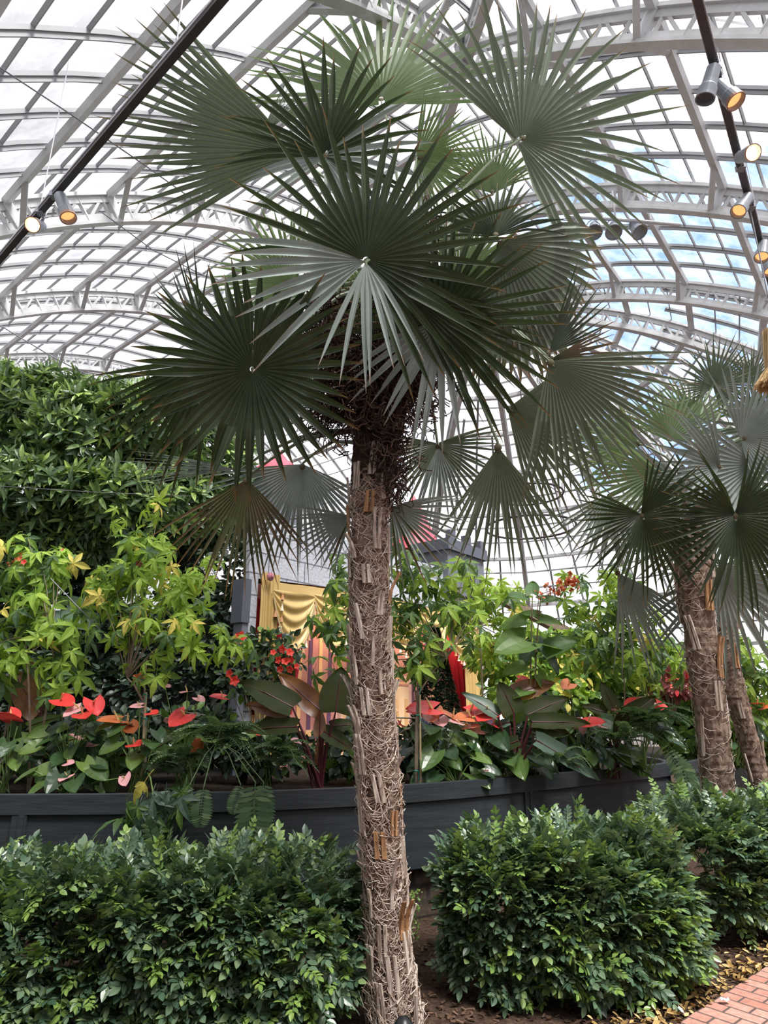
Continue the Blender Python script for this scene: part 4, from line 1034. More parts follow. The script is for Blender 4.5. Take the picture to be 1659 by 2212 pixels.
standard('tall bright-leaved flowering maple on two thin stems at the far left of the planter', 62, 6.1, [[(66, 1600), (62, 1480), (55, 1380)], [(75, 1650), (95, 1560), (118, 1430), (110, 1380)]],
    [(40, 1330, 0, 70, 70, .25), (110, 1400, -.1, 80, 60, .25), (60, 1250, .1, 60, 50, .2), (20, 1190, .2, 55, 50, .2), (110, 1220, .2, 50, 50, .2), (130, 1470, -.1, 60, 50, .2), (150, 1340, 0, 50, 40, .2), (10, 1430, 0, 50, 60, .2)], 330, .16, 31,
    flowers=[(45, 1207, .035, 'orange'), (135, 1188, .02, 'orange'), (52, 1215, .03, 'petal')], group=None, share=(.6, .36, .04))
standard('yellow-green flowering maple on a green-tied stake left of the castle', 312, 5.9, [[(314, 1650), (314, 1560), (312, 1470), (318, 1420)], [(312, 1520), (290, 1480), (275, 1465)]],
    [(300, 1180, .2, 70, 45, .2), (250, 1250, .1, 65, 60, .2), (330, 1250, 0, 90, 70, .25), (400, 1290, 0, 60, 70, .2), (300, 1340, -.1, 100, 60, .25), (250, 1350, 0, 60, 50, .2), (400, 1370, -.1, 80, 50, .2), (470, 1390, -.1, 60, 40, .2), (440, 1240, .2, 40, 50, .2), (260, 1110, .2, 25, 40, .1), (325, 1100, .2, 25, 30, .1), (330, 1440, -.1, 70, 40, .2), (520, 1400, -.1, 40, 40, .15), (225, 1280, 0, 30, 50, .1)], 500, .135, 32,
    flowers=[(300, 1217, .035, 'darkred'), (345, 1217, .032, 'darkred'), (298, 1465, .05, 'orange'), (505, 1470, .05, 'petal'), (497, 1455, .04, 'petal')], stake=(316, 1495), ties=[(314, 1500), (314, 1552), (316, 1672)], share=(.76, .17, .07))
standard('green-leaved flowering maple on a tied stake just right of the foreground palm', 900, 6.1, [[(898, 1640), (899, 1560), (902, 1500), (905, 1400)], [(902, 1510), (880, 1440)], [(903, 1500), (935, 1450), (965, 1420)]],
    [(880, 1220, 0, 70, 60, .2), (740, 1280, 0, 50, 50, .2), (750, 1380, -.1, 55, 60, .2), (700, 1340, -.1, 40, 30, .15), (920, 1290, 0, 70, 60, .2), (870, 1340, 0, 60, 70, .2), (930, 1400, 0, 60, 60, .2), (1000, 1350, .1, 60, 50, .2), (980, 1240, .1, 60, 50, .2), (870, 1440, 0, 50, 40, .2), (740, 1220, .1, 35, 40, .15), (690, 1440, -.1, 50, 30, .1)], 330, .15, 33,
    stake=(907, 1500), ties=[(903, 1482), (903, 1545), (900, 1665)], mats=('mapledark', 'maple', 'yellow'), share=(.72, .27, .01))
standard('light green flowering maple in front of the glass right of the castle tower', 1035, 7.2, [[(1045, 1560), (1040, 1440), (1035, 1350)]],
    [(1030, 1270, 0, 60, 50, .2), (1085, 1300, 0, 50, 50, .2), (1000, 1330, 0, 50, 40, .2), (1050, 1380, 0, 60, 50, .2), (1110, 1350, 0, 40, 50, .2)], 200, .14, 34, share=(.85, .1, .05))
standard('drooping green flowering maple against the glass left of the second palm', 1330, 7.4, [[(1340, 1600), (1350, 1500), (1345, 1420)]],
    [(1345, 1300, 0, 70, 60, .25), (1240, 1290, .2, 35, 60, .2), (1310, 1370, 0, 70, 60, .25), (1400, 1370, 0, 60, 60, .25), (1270, 1400, 0, 70, 50, .25), (1440, 1420, 0, 50, 50, .2), (1370, 1440, -.1, 80, 50, .3), (1330, 1240, .2, 40, 35, .2), (1225, 1370, .2, 40, 50, .2)], 480, .14, 35, mats=('mapledark', 'maple', 'yellow'), share=(.55, .43, .02))
standard('bushy green flowering maple beyond the second palm at the right edge', 1620, 9.0, [[(1620, 1560), (1620, 1480)]],
    [(1600, 1420, 0, 70, 60, .3), (1560, 1470, 0, 60, 50, .3), (1650, 1480, 0, 50, 60, .3), (1480, 1480, .2, 60, 50, .3), (1640, 1560, 0, 60, 50, .3)], 420, .15, 36, mats=('mapledark', 'maple', 'yellow'), share=(.6, .38, .02))
# branch trailing over the planter edge
r = np.random.default_rng(40)
b = at(330, 1690, 5.72); o = thing('flowering_maple', 'low flowering maple shoot with one yellow leaf trailing over the planter edge', 'flowering maple', [b[0], 5.8, SZ])
P = crown_leaves(o, [blob(330, 1745, 5.0, 60, 45, .10), blob(290, 1780, 4.98, 35, 25, .08), blob(370, 1710, 5.1, 40, 30, .1)], 34, .17, r, mats=('broadgrey', 'mapledark'), share=(.5, .5), down=.9)
mb = MB(); mb.tube([at(318, 1668, 5.75), at(325, 1680, 5.3), at(330, 1710, 5.05), at(325, 1760, 5.0)], .005, 5); mb.build('stem', M['greenstem'], o)
mb = MB(); p = at(312, 1690, 4.98); mb.inst(palmate_T(3, .42, -.5, 45), [frames([(-.5, -.2, -.8)], hint=[(0, -1, .4)])[0]*.17], [p]); q = mb.build('leaf', M['yellow'], o); q['label'] = 'large yellow leaf'

# ---- heart-shaped leaves
def heart_T(nx=4, ny=9, lobe=.25, w=.42, curl=.10, droop=-.35):
    V = []; uv = []
    for j in range(ny):
        t = j/(ny-1); y = t
        h = w*math.sin(PI*min(1, (t*.82+.17)**.85))**.75*(1-.15*t) if t < 1 else .0
        for i in range(-nx//2, nx//2+1):
            q = i/(nx/2); yy = y-lobe*abs(q)*(1-t)**2*(1.2 if abs(q) > .3 else .6)
            V.append((q*h, yy, curl*q*q*.9+droop*t*t*.6+.012*math.sin(yy*22)*abs(q))); uv.append((q*.5+.5, t))
    m = nx+1; F = [(a*m+i, a*m+i+1, (a+1)*m+i+1, (a+1)*m+i) for a in range(ny-1) for i in range(nx)]
    return np.array(V), np.array(F), np.zeros(len(F), int), np.array(uv)
HT = heart_T(); ST = heart_T(4, 7, .3, .52, .06, -.12)
OV = heart_T(6, 11, .05, .30, .05, -.25)
SPADT = None
def spath(size):
    mb = MB(); mb.inst(ST, [np.eye(3)], [(0, -.1, 0)]); return mb.template()
def anthurium(label, px, Y, n, flowers, seed, hpx=100, lsize=.20, wpx=70, group='anthuriums in the planter', cols=None, basez=SZ, topy=1560):
    r = np.random.default_rng(seed); b = at(px, 1650, Y); b = np.array([b[0], Y, basez])
    o = thing('anthurium', label, 'anthurium', b, group)
    k = mpp(at(px, 1600, Y)); top = at(px, topy, Y)[2]
    M_, P_ = [], []; ms = MB()
    for i in range(n):
        a = r.uniform(0, 2*PI); rr_ = r.uniform(.3, 1)
        z = basez+(top-basez)*r.uniform(.38, 1.0); tip = b*[1, 1, 0]+np.array([math.cos(a)*rr_*wpx*k, math.sin(a)*rr_*.18, z])
        Y_ = np.array([math.cos(a)*.9, math.sin(a)*.6-.4, -.15-.6*r.random()]); hint = np.array([math.cos(a)*.3, -.75, .75])+r.normal(0, .3, 3)
        sc = lsize*r.uniform(.6, 1.1)
        M_.append(frames([Y_], hint=[hint])[0]*sc); P_.append(tip)
        ms.tube([b+[r.normal(0, .03), 0, 0], (b+tip)/2+np.array([0, 0, (z-basez)*.2]), tip], .005, 4, cap=False)
    mb = MB(); mb.inst(HT, M_, P_); mb.build('foliage', M['anth'], o); ms.build('leaf_stalks', M['greenstem'], o)
    for (fx, fy, sz, m) in flowers:
        p = at(fx, fy, Y-.15+r.normal(0, .05)); 
        Y_ = np.array([r.normal(0, .8), -.5, -.1+r.normal(0, .25)]); hint = np.array([r.normal(0, .3), -.55, .8])
        fr = frames([Y_], hint=[hint])[0]
        mb = MB(); sz = sz*1.2; mb.inst(ST, [fr*sz], [p-fr @ np.array([0, sz*.35, 0])]); f = mb.build('flower', M[m], o)
        c = p-fr @ np.array([0, sz*.3, 0]); n_ = nrm(fr[:, 2]*.8+fr[:, 1]*.5)
        mb = MB(); mb.tube([c, c+n_*sz*.28, c+n_*sz*.52], [sz*.05, sz*.045, sz*.02], 6); q = mb.build('spadix', M['spadix'], o); q.parent = f; q.location = (0, 0, 0)
        mb = MB(); mb.tube([b+[r.normal(0, .04), 0, 0], (b+c)/2+[0, 0, .04], c], .0045, 4, cap=False); mb.build('flower_stalk', M['greenstem'], o)
    return o
anthurium('anthurium at the left picture edge with one red spathe', 15, 6.0, 16, [(15, 1550, .15, 'red'), (28, 1543, .12, 'red')], 50, topy=1560, group=None)
anthurium('anthurium with three glossy red spathes left of the staked maple', 150, 5.95, 22, [(140, 1515, .15, 'red'), (160, 1535, .14, 'pink'), (180, 1545, .15, 'red'), (205, 1525, .15, 'red')], 51, group=None)
anthurium('anthurium with coral and brick-red spathes and pale pink buds', 245, 6.1, 20, [(240, 1555, .16, 'orange'), (265, 1560, .16, 'orange'), (280, 1572, .15, 'orange'), (192, 1575, .09, 'pink'), (165, 1593, .10, 'pink'), (195, 1608, .07, 'pink')], 52, group=None)
anthurium('anthurium with one dark red spathe low beside the stake', 300, 5.85, 14, [(293, 1608, .12, 'red'), (330, 1540, .09, 'red'), (295, 1525, .08, 'pink')], 53, group=None)
anthurium('anthurium with a red striped spathe and pink spathes right of the stake', 400, 6.15, 18, [(388, 1552, .17, 'red'), (365, 1555, .09, 'pink'), (400, 1495, .10, 'pink'), (432, 1510, .08, 'pink'), (472, 1505, .11, 'red'), (360, 1482, .07, 'pink'), (425, 1610, .12, 'orange')], 54, group=None)
anthurium('low dark-leaved anthurium with pink buds by the planter rim at left', 150, 5.72, 16, [(140, 1680, .09, 'pink'), (270, 1685, .09, 'pink'), (150, 1648, .07, 'pink')], 55, topy=1640, lsize=.2, group=None)
anthurium('anthurium with a small cerise flower behind the bronze-leaved philodendron', 575, 6.6, 10, [(572, 1580, .14, 'red'), (640, 1600, .08, 'pink')], 56, group=None)
anthurium('anthurium with large red and orange spathes right of the foreground palm', 935, 6.45, 26, [(915, 1530, .22, 'red'), (935, 1545, .18, 'orange'), (950, 1558, .16, 'pink'), (970, 1545, .16, 'orange'), (895, 1540, .12, 'red'), (860, 1562, .10, 'red'), (985, 1560, .10, 'pink')], 57, topy=1560, wpx=95, lsize=.23, group=None)
anthurium('anthurium with vivid scarlet spathes under the white-backed leaf', 1040, 6.65, 24, [(1030, 1535, .18, 'red'), (1050, 1545, .19, 'red'), (1005, 1550, .17, 'orange'), (1015, 1570, .15, 'orange'), (1030, 1578, .12, 'orange'), (1060, 1560, .14, 'red')], 58, topy=1575, wpx=75, lsize=.25, group=None)
anthurium('anthurium with folded heart leaves and one cream spadix low in the planter', 985, 6.3, 16, [(1050, 1665, .05, 'pink')], 59, topy=1620, wpx=80, lsize=.23, group=None)
anthurium('anthurium with salmon pink narrow spathes in the middle right of the planter', 1260, 7.1, 22, [(1250, 1565, .15, 'pink'), (1282, 1560, .16, 'red'), (1296, 1568, .12, 'pink'), (1180, 1545, .12, 'red'), (1225, 1480, .13, 'orange'), (1130, 1468, .10, 'red'), (1185, 1505, .10, 'orange')], 60, topy=1560, lsize=.25, wpx=90, group=None)
anthurium('anthurium with rose-red spathes just left of the second palm trunk', 1390, 7.4, 20, [(1370, 1520, .17, 'red'), (1395, 1515, .17, 'pink'), (1430, 1530, .15, 'red'), (1340, 1540, .12, 'red'), (1330, 1535, .1, 'pink')], 61, topy=1540, wpx=85, group=None)
anthurium('anthurium with an orange-red spathe between the two right-hand trunks', 1590, 8.8, 16, [(1558, 1517, .16, 'red'), (1640, 1520, .15, 'red'), (1655, 1528, .12, 'orange'), (1610, 1530, .1, 'red')], 62, topy=1540, wpx=70, lsize=.24, group=None)
anthurium('leafy anthurium without open flowers at the foot of the tall stem', 1110, 6.55, 16, [(1085, 1600, .06, 'darkred')], 63, topy=1620, wpx=70, lsize=.25, group=None)
anthurium('dark-leaved anthurium behind the drooping fern at the right of the planter', 1300, 7.2, 16, [(1240, 1640, .07, 'pink')], 64, topy=1610, wpx=90, lsize=.25, group=None)
# ---- philodendrons: each big leaf its own part
def philodendron(label, px, Y, leaves, seed, group=None):
    r = np.random.default_rng(seed); b = at(px, 1700, Y); b = np.array([b[0], Y, SZ]); o = thing('philodendron', label, 'philodendron', b, group)
    for (x0, y0, x1, y1, wd, m, dy, fx) in leaves:
        p0, p1 = at(x0, y0, Y+dy), at(x1, y1, Y+dy+.05); L = np.linalg.norm(p1-p0); y = (p1-p0)/L
        hint = np.array([fx, -.8, .5]); fr = frames([y], hint=[hint])[0]
        mb = MB(); mb.inst(OV, [np.stack([fr[:, 0]*L*wd/.6, fr[:, 1]*L, fr[:, 2]*L], 1)], [p0]); 
        lf = mb.build('leaf', M[m], o, smooth=True)
        mb = MB(); mb.tube([p0+fr[:, 2]*.004, p0+y*L*.5-fr[:, 2]*L*.03+fr[:, 2]*.003, p0+y*L*.9-fr[:, 2]*L*.12], [.006, .004, .002], 4); q = mb.build('midrib', M['philostem'], o); q.parent = lf; q.location = (0, 0, 0)
        mb = MB(); mb.tube([b+[r.normal(0, .03), 0, 0], (b+p0)/2+[0, 0, .08], p0], [.016, .012, .008], 6); mb.build('leaf_stalk', M['philostem'], o)
    return o
philodendron('dark bronze philodendron with huge upright leaves left of the foreground palm', 690, 6.0, [
    (632, 1528, 520, 1462, .55, 'philo', -.1, .4), (692, 1535, 600, 1450, .42, 'philored', 0, -.3), (725, 1538, 738, 1438, .85, 'philo', -.15, .1), (620, 1540, 528, 1515, .42, 'philored', -.05, 0),
    (640, 1570, 515, 1572, .34, 'philo', -.2, .2), (620, 1545, 555, 1560, .5, 'philo', 0, 0), (690, 1590, 692, 1530, .5, 'philored', -.1, 0), (715, 1570, 775, 1560, .55, 'philo', 0, 0), (700, 1580, 770, 1620, .5, 'philo', -.1, 0), (690, 1650, 690, 1590, .4, 'philored', .1, 0)], 1)
philodendron('large philodendron with a white-backed leaf right of the topiary cone', 1115, 6.5, [
    (1075, 1545, 1000, 1490, .45, 'broadgrey', 0, .3), (1110, 1540, 1080, 1470, .8, 'philo', 0, 0), (1110, 1500, 1200, 1468, .5, 'philored', .1, 0), (1140, 1545, 1230, 1500, .5, 'philo', 0, 0), (1150, 1560, 1280, 1555, .32, 'philo', -.1, 0),
    (1150, 1570, 1235, 1580, .5, 'philo', -.1, 0), (1160, 1600, 1305, 1680, .30, 'broadgrey', -.2, 0), (1100, 1560, 1060, 1570, .5, 'broadgrey', 0, 0), (1120, 1600, 1060, 1620, .5, 'philo', -.1, 0)], 2)
philodendron('dark philodendron with one tall folded leaf left of the second palm', 1330, 7.2, [
    (1325, 1530, 1300, 1470, .6, 'philo', 0, 0), (1345, 1560, 1420, 1500, .45, 'philo', -.2, .3), (1310, 1540, 1255, 1520, .5, 'philo', 0, 0), (1400, 1500, 1400, 1478, .9, 'philored', .2, 0), (1340, 1550, 1330, 1600, .5, 'philo', -.2, 0)], 3)
philodendron('bronze philodendron with folded upright leaves behind the tall left maple', 80, 6.5, [
    (85, 1540, 20, 1440, .5, 'philored', 0, 0), (70, 1530, 60, 1420, .5, 'philored', .2, 0), (90, 1530, 130, 1470, .4, 'philo', 0, 0), (60, 1560, 0, 1530, .4, 'philo', 0, 0), (60, 1570, 140, 1540, .35, 'broad', -.3, 0), (150, 1600, 250, 1570, .35, 'broad', -.35, 0), (330, 1620, 420, 1570, .35, 'broad', -.35, 0)], 4)
# ---- clerodendrum with big leaves and a red spray
def bigleaf(label, px, Y, stems, leaves, spray, seed):
    r = np.random.default_rng(seed); b = np.array([at(px, 1700, Y)[0], Y, SZ]); o = thing('glory_bower', label, 'flowering shrub', b)
    for st in stems:
        mb = MB(); pts = [at(x, y, Y) for x, y in st]; mb.tube([np.array([pts[0][0], Y, SZ])]+pts, np.linspace(.012, .006, len(pts)+1), 6); mb.build('stem', M['stem'], o)
    for (x0, y0, x1, y1, wd, m) in leaves:
        dy = r.uniform(-.25, .2); p0, p1 = at(x0, y0, Y), at(x1, y1, Y+dy); L = np.linalg.norm(p1-p0); fr = frames([(p1-p0)/L], hint=[np.array([r.normal(0, .3), -.6, .8])])[0]
        mb = MB(); mb.inst(HT, [np.stack([fr[:, 0]*L*wd, fr[:, 1]*L*.8, fr[:, 2]*L], 1)], [p0+(p1-p0)*.2]); mb.tube([p0, p0+(p1-p0)*.22], .003, 4); mb.build('leaf', M[m], o)
    if spray:
        mb = MB(); ms = MB()
        for _ in range(spray[4]):
            t = r.random(); p = at(spray[0]+(spray[2]-spray[0])*t+r.normal(0, 8), spray[1]+(spray[3]-spray[1])*t+r.normal(0, 9), Y+r.normal(0, .05))
            mb.inst(LF, rotrand(1)*(.018+.02*t), [p]); ms.tube([at(spray[0]+(spray[2]-spray[0])*t*.8, spray[1]+10+(spray[3]-spray[1])*t, Y), p], .0015, 3, cap=False)
        ms.tube([at(spray[0]-5, spray[1]+40, Y), at(spray[0], spray[1], Y), at(spray[2], spray[3], Y)], .004, 4); ms.build('flower_stalks', M['darkred'], o); mb.build('flower_spray', M['orange'], o)['kind'] = 'stuff'
    return o
bl_ = [(1150, 1340, 1075, 1350, .9, 'broad'), (1152, 1340, 1215, 1340, .9, 'broad'), (1150, 1300, 1100, 1280, .8, 'mapledark'), (1160, 1300, 1215, 1290, .8, 'mapledark'), (1150, 1380, 1070, 1400, .9, 'broad'), (1155, 1385, 1120, 1440, .9, 'broadgrey'), (1155, 1385, 1215, 1450, .9, 'broadgrey'), (1160, 1390, 1240, 1400, .9, 'broad'), (1150, 1440, 1085, 1450, .9, 'broad'), (1155, 1450, 1190, 1500, .8, 'broad'), (1160, 1420, 1250, 1370, .7, 'mapledark'), (1150, 1290, 1150, 1250, .7, 'mapledark'), (1150, 1520, 1110, 1560, .9, 'broad'), (1148, 1490, 1110, 1500, .8, 'broad'), (1165, 1330, 1120, 1320, .8, 'broad'), (1160, 1500, 1230, 1530, .5, 'broadgrey')]
bigleaf('tall glory bower with big lobed leaves and a red flower spray against the glass', 1143, 6.65, [[(1145, 1500), (1147, 1400), (1150, 1290)], [(1155, 1520), (1158, 1400), (1168, 1290)]], bl_, (1165, 1285, 1250, 1253, 60), 5)
bl_ = [(20, 1340, 70, 1330, .9, 'broad'), (60, 1330, 110, 1350, .9, 'broad'), (10, 1370, 20, 1410, 1., 'broadgrey'), (100, 1300, 170, 1300, .8, 'broad'), (60, 1300, 0, 1290, .9, 'broad'), (130, 1310, 195, 1350, .8, 'broadgrey'), (90, 1350, 130, 1400, .9, 'broad'), (0, 1330, -60, 1360, .9, 'broad'), (70, 1270, 40, 1230, .8, 'broad'), (110, 1280, 150, 1240, .8, 'broad')]
bigleaf('glory bower with broad pale-green leaves behind the tall left maple', 30, 6.5, [[(25, 1500), (30, 1400), (70, 1300)]], bl_, (30, 1215, 55, 1205, 18), 6)
# ---- red hibiscus shrub
r = np.random.default_rng(71)
b = np.array([at(560, 1600, 6.9)[0], 6.9, SZ]); o = thing('hibiscus_shrub', 'small-leaved shrub with bright red hibiscus blooms beside the gold curtain', 'flowering shrub', b)
P = crown_leaves(o, [blob(560, 1440, 6.9, 70, 60, .2), blob(600, 1400, 6.9, 50, 40, .2), blob(520, 1470, 6.9, 50, 50, .2), blob(630, 1430, 6.9, 30, 30, .1), blob(560, 1380, 6.9, 40, 25, .1)], 420, .10, r, T=leaf_T(.6, .15, -.2), mats=('darkleaf', 'mapledark'), share=(.6, .4), down=.1)
twig_net(o, b+[0, 0, .2], P, r, 20)
for (x, y, s_) in ((513, 1385, .085), (520, 1378, .07), (612, 1402, .05), (625, 1410, .05), (600, 1425, .045), (618, 1430, .05), (632, 1425, .04), (605, 1445, .04), (628, 1445, .045), (590, 1410, .035), (640, 1440, .035)):
    flower(o, at(x, y, 6.6), s_, 'petal', face=(r.normal(0, .5), -1, r.normal(0, .4)))
# ---- topiary cone
r = np.random.default_rng(72); b = np.array([at(945, 1600, 7.4)[0], 7.4, SZ]); o = thing('topiary_cone', 'dark small-leaved conical topiary in front of the painted backdrop', 'topiary', b)
n = 7000; top = at(945, 1360, 7.4)[2]; h = r.random(n)**1.2; k = mpp(at(945, 1500, 7.4)); a = r.uniform(PI, 2*PI, n); rad = (1-h)*72*k*(1-np.abs(r.normal(0, .12, n)))+.02
P = np.stack([b[0]+np.cos(a)*rad, b[1]+np.sin(a)*rad, SZ+.15+(top-SZ-.15)*h], 1)
mb = MB(); mb.inst(leaf_T(.6, .1, -.1), frames(np.stack([np.cos(a), np.sin(a), np.full(n, .3)], 1)+r.normal(0, .5, (n, 3)))*.052, P); mb.build('foliage', M['darkleaf'], o)
mb = MB(); mb.tube([b, b+[0, 0, top-SZ-.1]], [.03, .01], 8); mb.build('stem', M['stem'], o)
# ---- ferns
def fernfrond_T(n=16, w=.20):
    mb = MB(); lf = leaf_T(.34, .1, -.1); M_, P_ = [], []; pts = []
    for i in range(n+1):
        t = i/n; pts.append((0, t*(1-.18*t*t), .18*math.sin(PI*t*.6)-.62*t**2.4))
    for i in range(1, n):
        t = i/n; L = w*math.sin(PI*(.12+.86*t))**.7
        for sg in (-1, 1): M_.append(frames([(sg, .35, -.25)])[0]*L); P_.append(pts[i])
    mb.inst(lf, M_, P_); mb.tube(pts, .006, 3, cap=False); return mb.template()
FT = fernfrond_T()
def fern(label, px, py, Y, n, L, seed, extra=(), group='ferns in the planter', az=(PI*1.0, PI*2.0), up=(.1, .9)):
    r = np.random.default_rng(seed); p = at(px, py, Y); b = np.array([p[0], Y, max(SZ, p[2])]); b[2] = SZ; o = thing('fern', label, 'fern', b, None)
    c = b+np.array([0, 0, max(.06, p[2]-SZ)])
    for i in range(n):
        a = r.uniform(*az); u = r.uniform(*up); Y_ = np.array([math.cos(a), math.sin(a)*.55, u]); 
        fr = frames([Y_])[0]*L*r.uniform(.7, 1.15); mb = MB(); mb.inst(FT, [fr], [c+r.normal(0, .04, 3)]); mb.build('frond', M['fern'], o)
    for (x0, y0, x1, y1, Y1) in extra:
        p0, p1 = at(x0, y0, Y1), at(x1, y1, Y1-.05); Ls = np.linalg.norm(p1-p0); mb = MB(); T = (FT[0]*[1.5, 1, .15]+[0, 0, 0], FT[1], FT[2], FT[3])
        mb.inst(T, [frames([(p1-p0)], hint=[(0, -1, .3)])[0]*Ls*1.2], [p0]); mb.tube([c, (c+p0)/2+[0, 0, .05], p0], .004, 4); mb.build('frond', M['fern'], o)
    return o
fern('spreading fern arching over the rim left of the foreground palm', 470, 1600, 5.75, 26, .42, 81, extra=[(552, 1690, 545, 1840, 5.02), (570, 1690, 560, 1800, 5.06), (520, 1695, 500, 1760, 5.05), (440, 1700, 430, 1790, 5.05), (410, 1695, 385, 1760, 5.1)])
fern('dense green fern beside the maroon philodendron stalks', 610, 1640, 5.9, 22, .36, 82)
fern('low fern spilling forward between the two left anthurium groups', 390, 1650, 5.7, 16, .34, 83)
fern('light-edged fern drooping over the right end of the long planter', 1400, 1575, 7.0, 26, .46, 84, extra=[(1470, 1640, 1500, 1740, 7.1), (1440, 1620, 1500, 1700, 7.15)])
fern('small fern tucked behind the fern at the planter end', 1350, 1600, 6.8, 14, .34, 85)
fern('fern low behind the rim at the base of the tall glory bower', 1220, 1650, 6.35, 10, .28, 86)
# ---- green filler shrubs further back
def shrub(label, blobs, n, size, seed, mats, share, basepx, Y, down=.2, T=None, basez=0, name='leafy_shrub'):
    r = np.random.default_rng(seed); b = np.array([at(basepx, 1600, Y)[0], Y, basez]); o = thing(name, label, 'shrub', b)
    P = crown_leaves(o, [blob(*q) for q in blobs], n, size, r, T=T or leaf_T(.6, .15, -.2), mats=mats, share=share, down=down)
    twig_net(o, b+[0, 0, .6], P, r, 16, .01); return o
shrub('sunlit pale-green shrub far behind the planter right of the castle', [(1100, 1420, 9.5, 90, 60, .5), (1200, 1430, 9.5, 90, 60, .5), (1290, 1440, 9.8, 90, 50, .5), (1160, 1500, 9.2, 120, 60, .5)], 2600, .15, 91, ('broad', 'maple', 'yellow'), (.6, .3, .1), 1190, 9.5, basez=SZ)
shrub('green bush far behind the planter left of the second palm', [(1400, 1460, 10, 100, 50, .5), (1330, 1500, 10, 100, 50, .5), (1470, 1440, 10.2, 60, 50, .5), (1440, 1540, 9.5, 80, 50, .5)], 2200, .16, 92, ('mapledark', 'broad', 'yellow'), (.5, .45, .05), 1400, 10.0, basez=SZ)
shrub('red-leaved croton beside the second palm trunk', [(1460, 1480, 9.0, 34, 30, .2)], 160, .12, 93, ('darkred', 'red'), (.8, .2), 1460, 9.0, basez=SZ, name='croton')
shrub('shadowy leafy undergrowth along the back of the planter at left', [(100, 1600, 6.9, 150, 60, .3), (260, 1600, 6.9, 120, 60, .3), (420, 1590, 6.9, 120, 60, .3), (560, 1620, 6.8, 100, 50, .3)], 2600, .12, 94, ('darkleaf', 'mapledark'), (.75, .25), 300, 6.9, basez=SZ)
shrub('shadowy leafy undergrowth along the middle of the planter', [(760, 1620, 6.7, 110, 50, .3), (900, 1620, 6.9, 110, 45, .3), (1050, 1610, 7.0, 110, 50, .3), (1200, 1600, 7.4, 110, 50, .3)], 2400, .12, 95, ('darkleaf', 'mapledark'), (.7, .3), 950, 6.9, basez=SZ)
shrub('leafy undergrowth at the right edge behind the far planter', [(1500, 1590, 9.2, 70, 40, .4), (1600, 1590, 9.6, 70, 50, .4), (1660, 1580, 9.6, 60, 60, .4)], 1500, .16, 96, ('mapledark', 'broad'), (.6, .4), 1590, 9.6, basez=SZ)

# ================================================================== LAMPS, TRACKS, CABLES
def spot(label, px, py, z, dirv, L=.20, rad=.058, lit='bulb', group='track spotlights', rimm='can', attach=None):
    p = atz(px, py, z) if z > 0 else at(px, py, -z); d = nrm(dirv); o = thing('track_spotlight', label, 'spotlight', p, group)
    mb = MB(); mb.lathe([(.0, -L*.5), (rad*.45, -L*.5), (rad*.8, -L*.42), (rad*.86, L*.0), (rad*.9, L*.12), (rad*1.05, L*.18), (rad*1.08, L*.5), (rad*.98, L*.5), (rad*.94, L*.28)], p, d, 20); mb.build('housing', M['can'], o, smooth=False)
    mb = MB(); mb.lathe([(rad*1.09, L*.40), (rad*1.12, L*.5), (rad*1.0, L*.505), (rad*.97, L*.36)], p, d, 20); mb.build('rim', M[rimm], o)
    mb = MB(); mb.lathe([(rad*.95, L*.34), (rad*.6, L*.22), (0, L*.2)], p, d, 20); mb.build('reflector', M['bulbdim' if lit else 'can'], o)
    if lit == 'bulb':
        mb = MB(); mb.lathe([(rad*.55, L*.30), (rad*.4, L*.38), (0, L*.40)], p, d, 16); mb.build('lamp', M['bulb'], o)
    if attach is not None:
        a = np.asarray(attach); b_ = p-d*L*.4; mb = MB(); mb.tube([a, (a+b_)/2+np.array([.02, 0, .01]), b_], .012, 6); mb.box(a, (.03, .03, .025)); mb.build('arm', M['can'], o)
    return o
zt1 = 5.7; ta, tb_ = atz(470, 10, zt1), atz(0, 560, zt1); td = nrm(tb_-ta)
def track(label, a, b):
    o = thing('lighting_track', label, 'lighting track', (a+b)/2, None)
    mb = MB(); mb.bar(a, b, .05, .035); mb.build('rail', M['trackdark'], o)
    mb = MB(); mb.bar(a+[0, 0, .03], b+[0, 0, .03], .062, .02); mb.build('top_channel', M['trackpale'], o)
    for t in (.1, .35, .6, .85):
        p = a+(b-a)*t; mb = MB(); mb.tube([p+[0, 0, .04], p+[0, 0, 2.2]], .006, 4); mb.build('drop_rod', M['trackpale'], o)
track('straight dark lighting track crossing the roof at upper left', ta-td*2.5, tb_+td*2.5)
def on(a, b, px):
    lo, hi = 0, 1
    for _ in range(40):
        m_ = (lo+hi)/2; x = proj(a+(b-a)*m_)[0]
        if (x-px)*(proj(b)[0]-proj(a)[0]) < 0: lo = m_
        else: hi = m_
    return a+(b-a)*lo
spot('glowing spotlight aimed at the viewer, nearer the left edge on the left track', 80, 487, zt1-.14, (.1, -.75, -.6), attach=on(ta, tb_, 88), rimm='canwarm', group=None)
spot('grey spotlight aimed down to the right on the left track', 138, 445, zt1-.17, (.42, -.05, -.9), L=.28, lit='dim', rimm='canwarm', attach=on(ta, tb_, 118), group=None)
zt2 = 5.9; ra, rb = atz(1507, 0, zt2), atz(1659, 590, zt2); rd = nrm(rb-ra)
track('dark lighting track descending along the right edge of the roof', ra-rd*2.5, rb+rd*2)
spot('unlit grey spotlight on the right track pointing left and away', 1533, 178, zt2-.16, (-.3, .2, -.95), L=.26, lit=None, attach=on(ra, rb, 1545), group=None)
spot('grey spotlight on the right track just right of the unlit one, copper inside', 1569, 200, zt2-.16, (.25, -.25, -.95), L=.26, lit='dim', rimm='canwarm', attach=on(ra, rb, 1552), group=None)
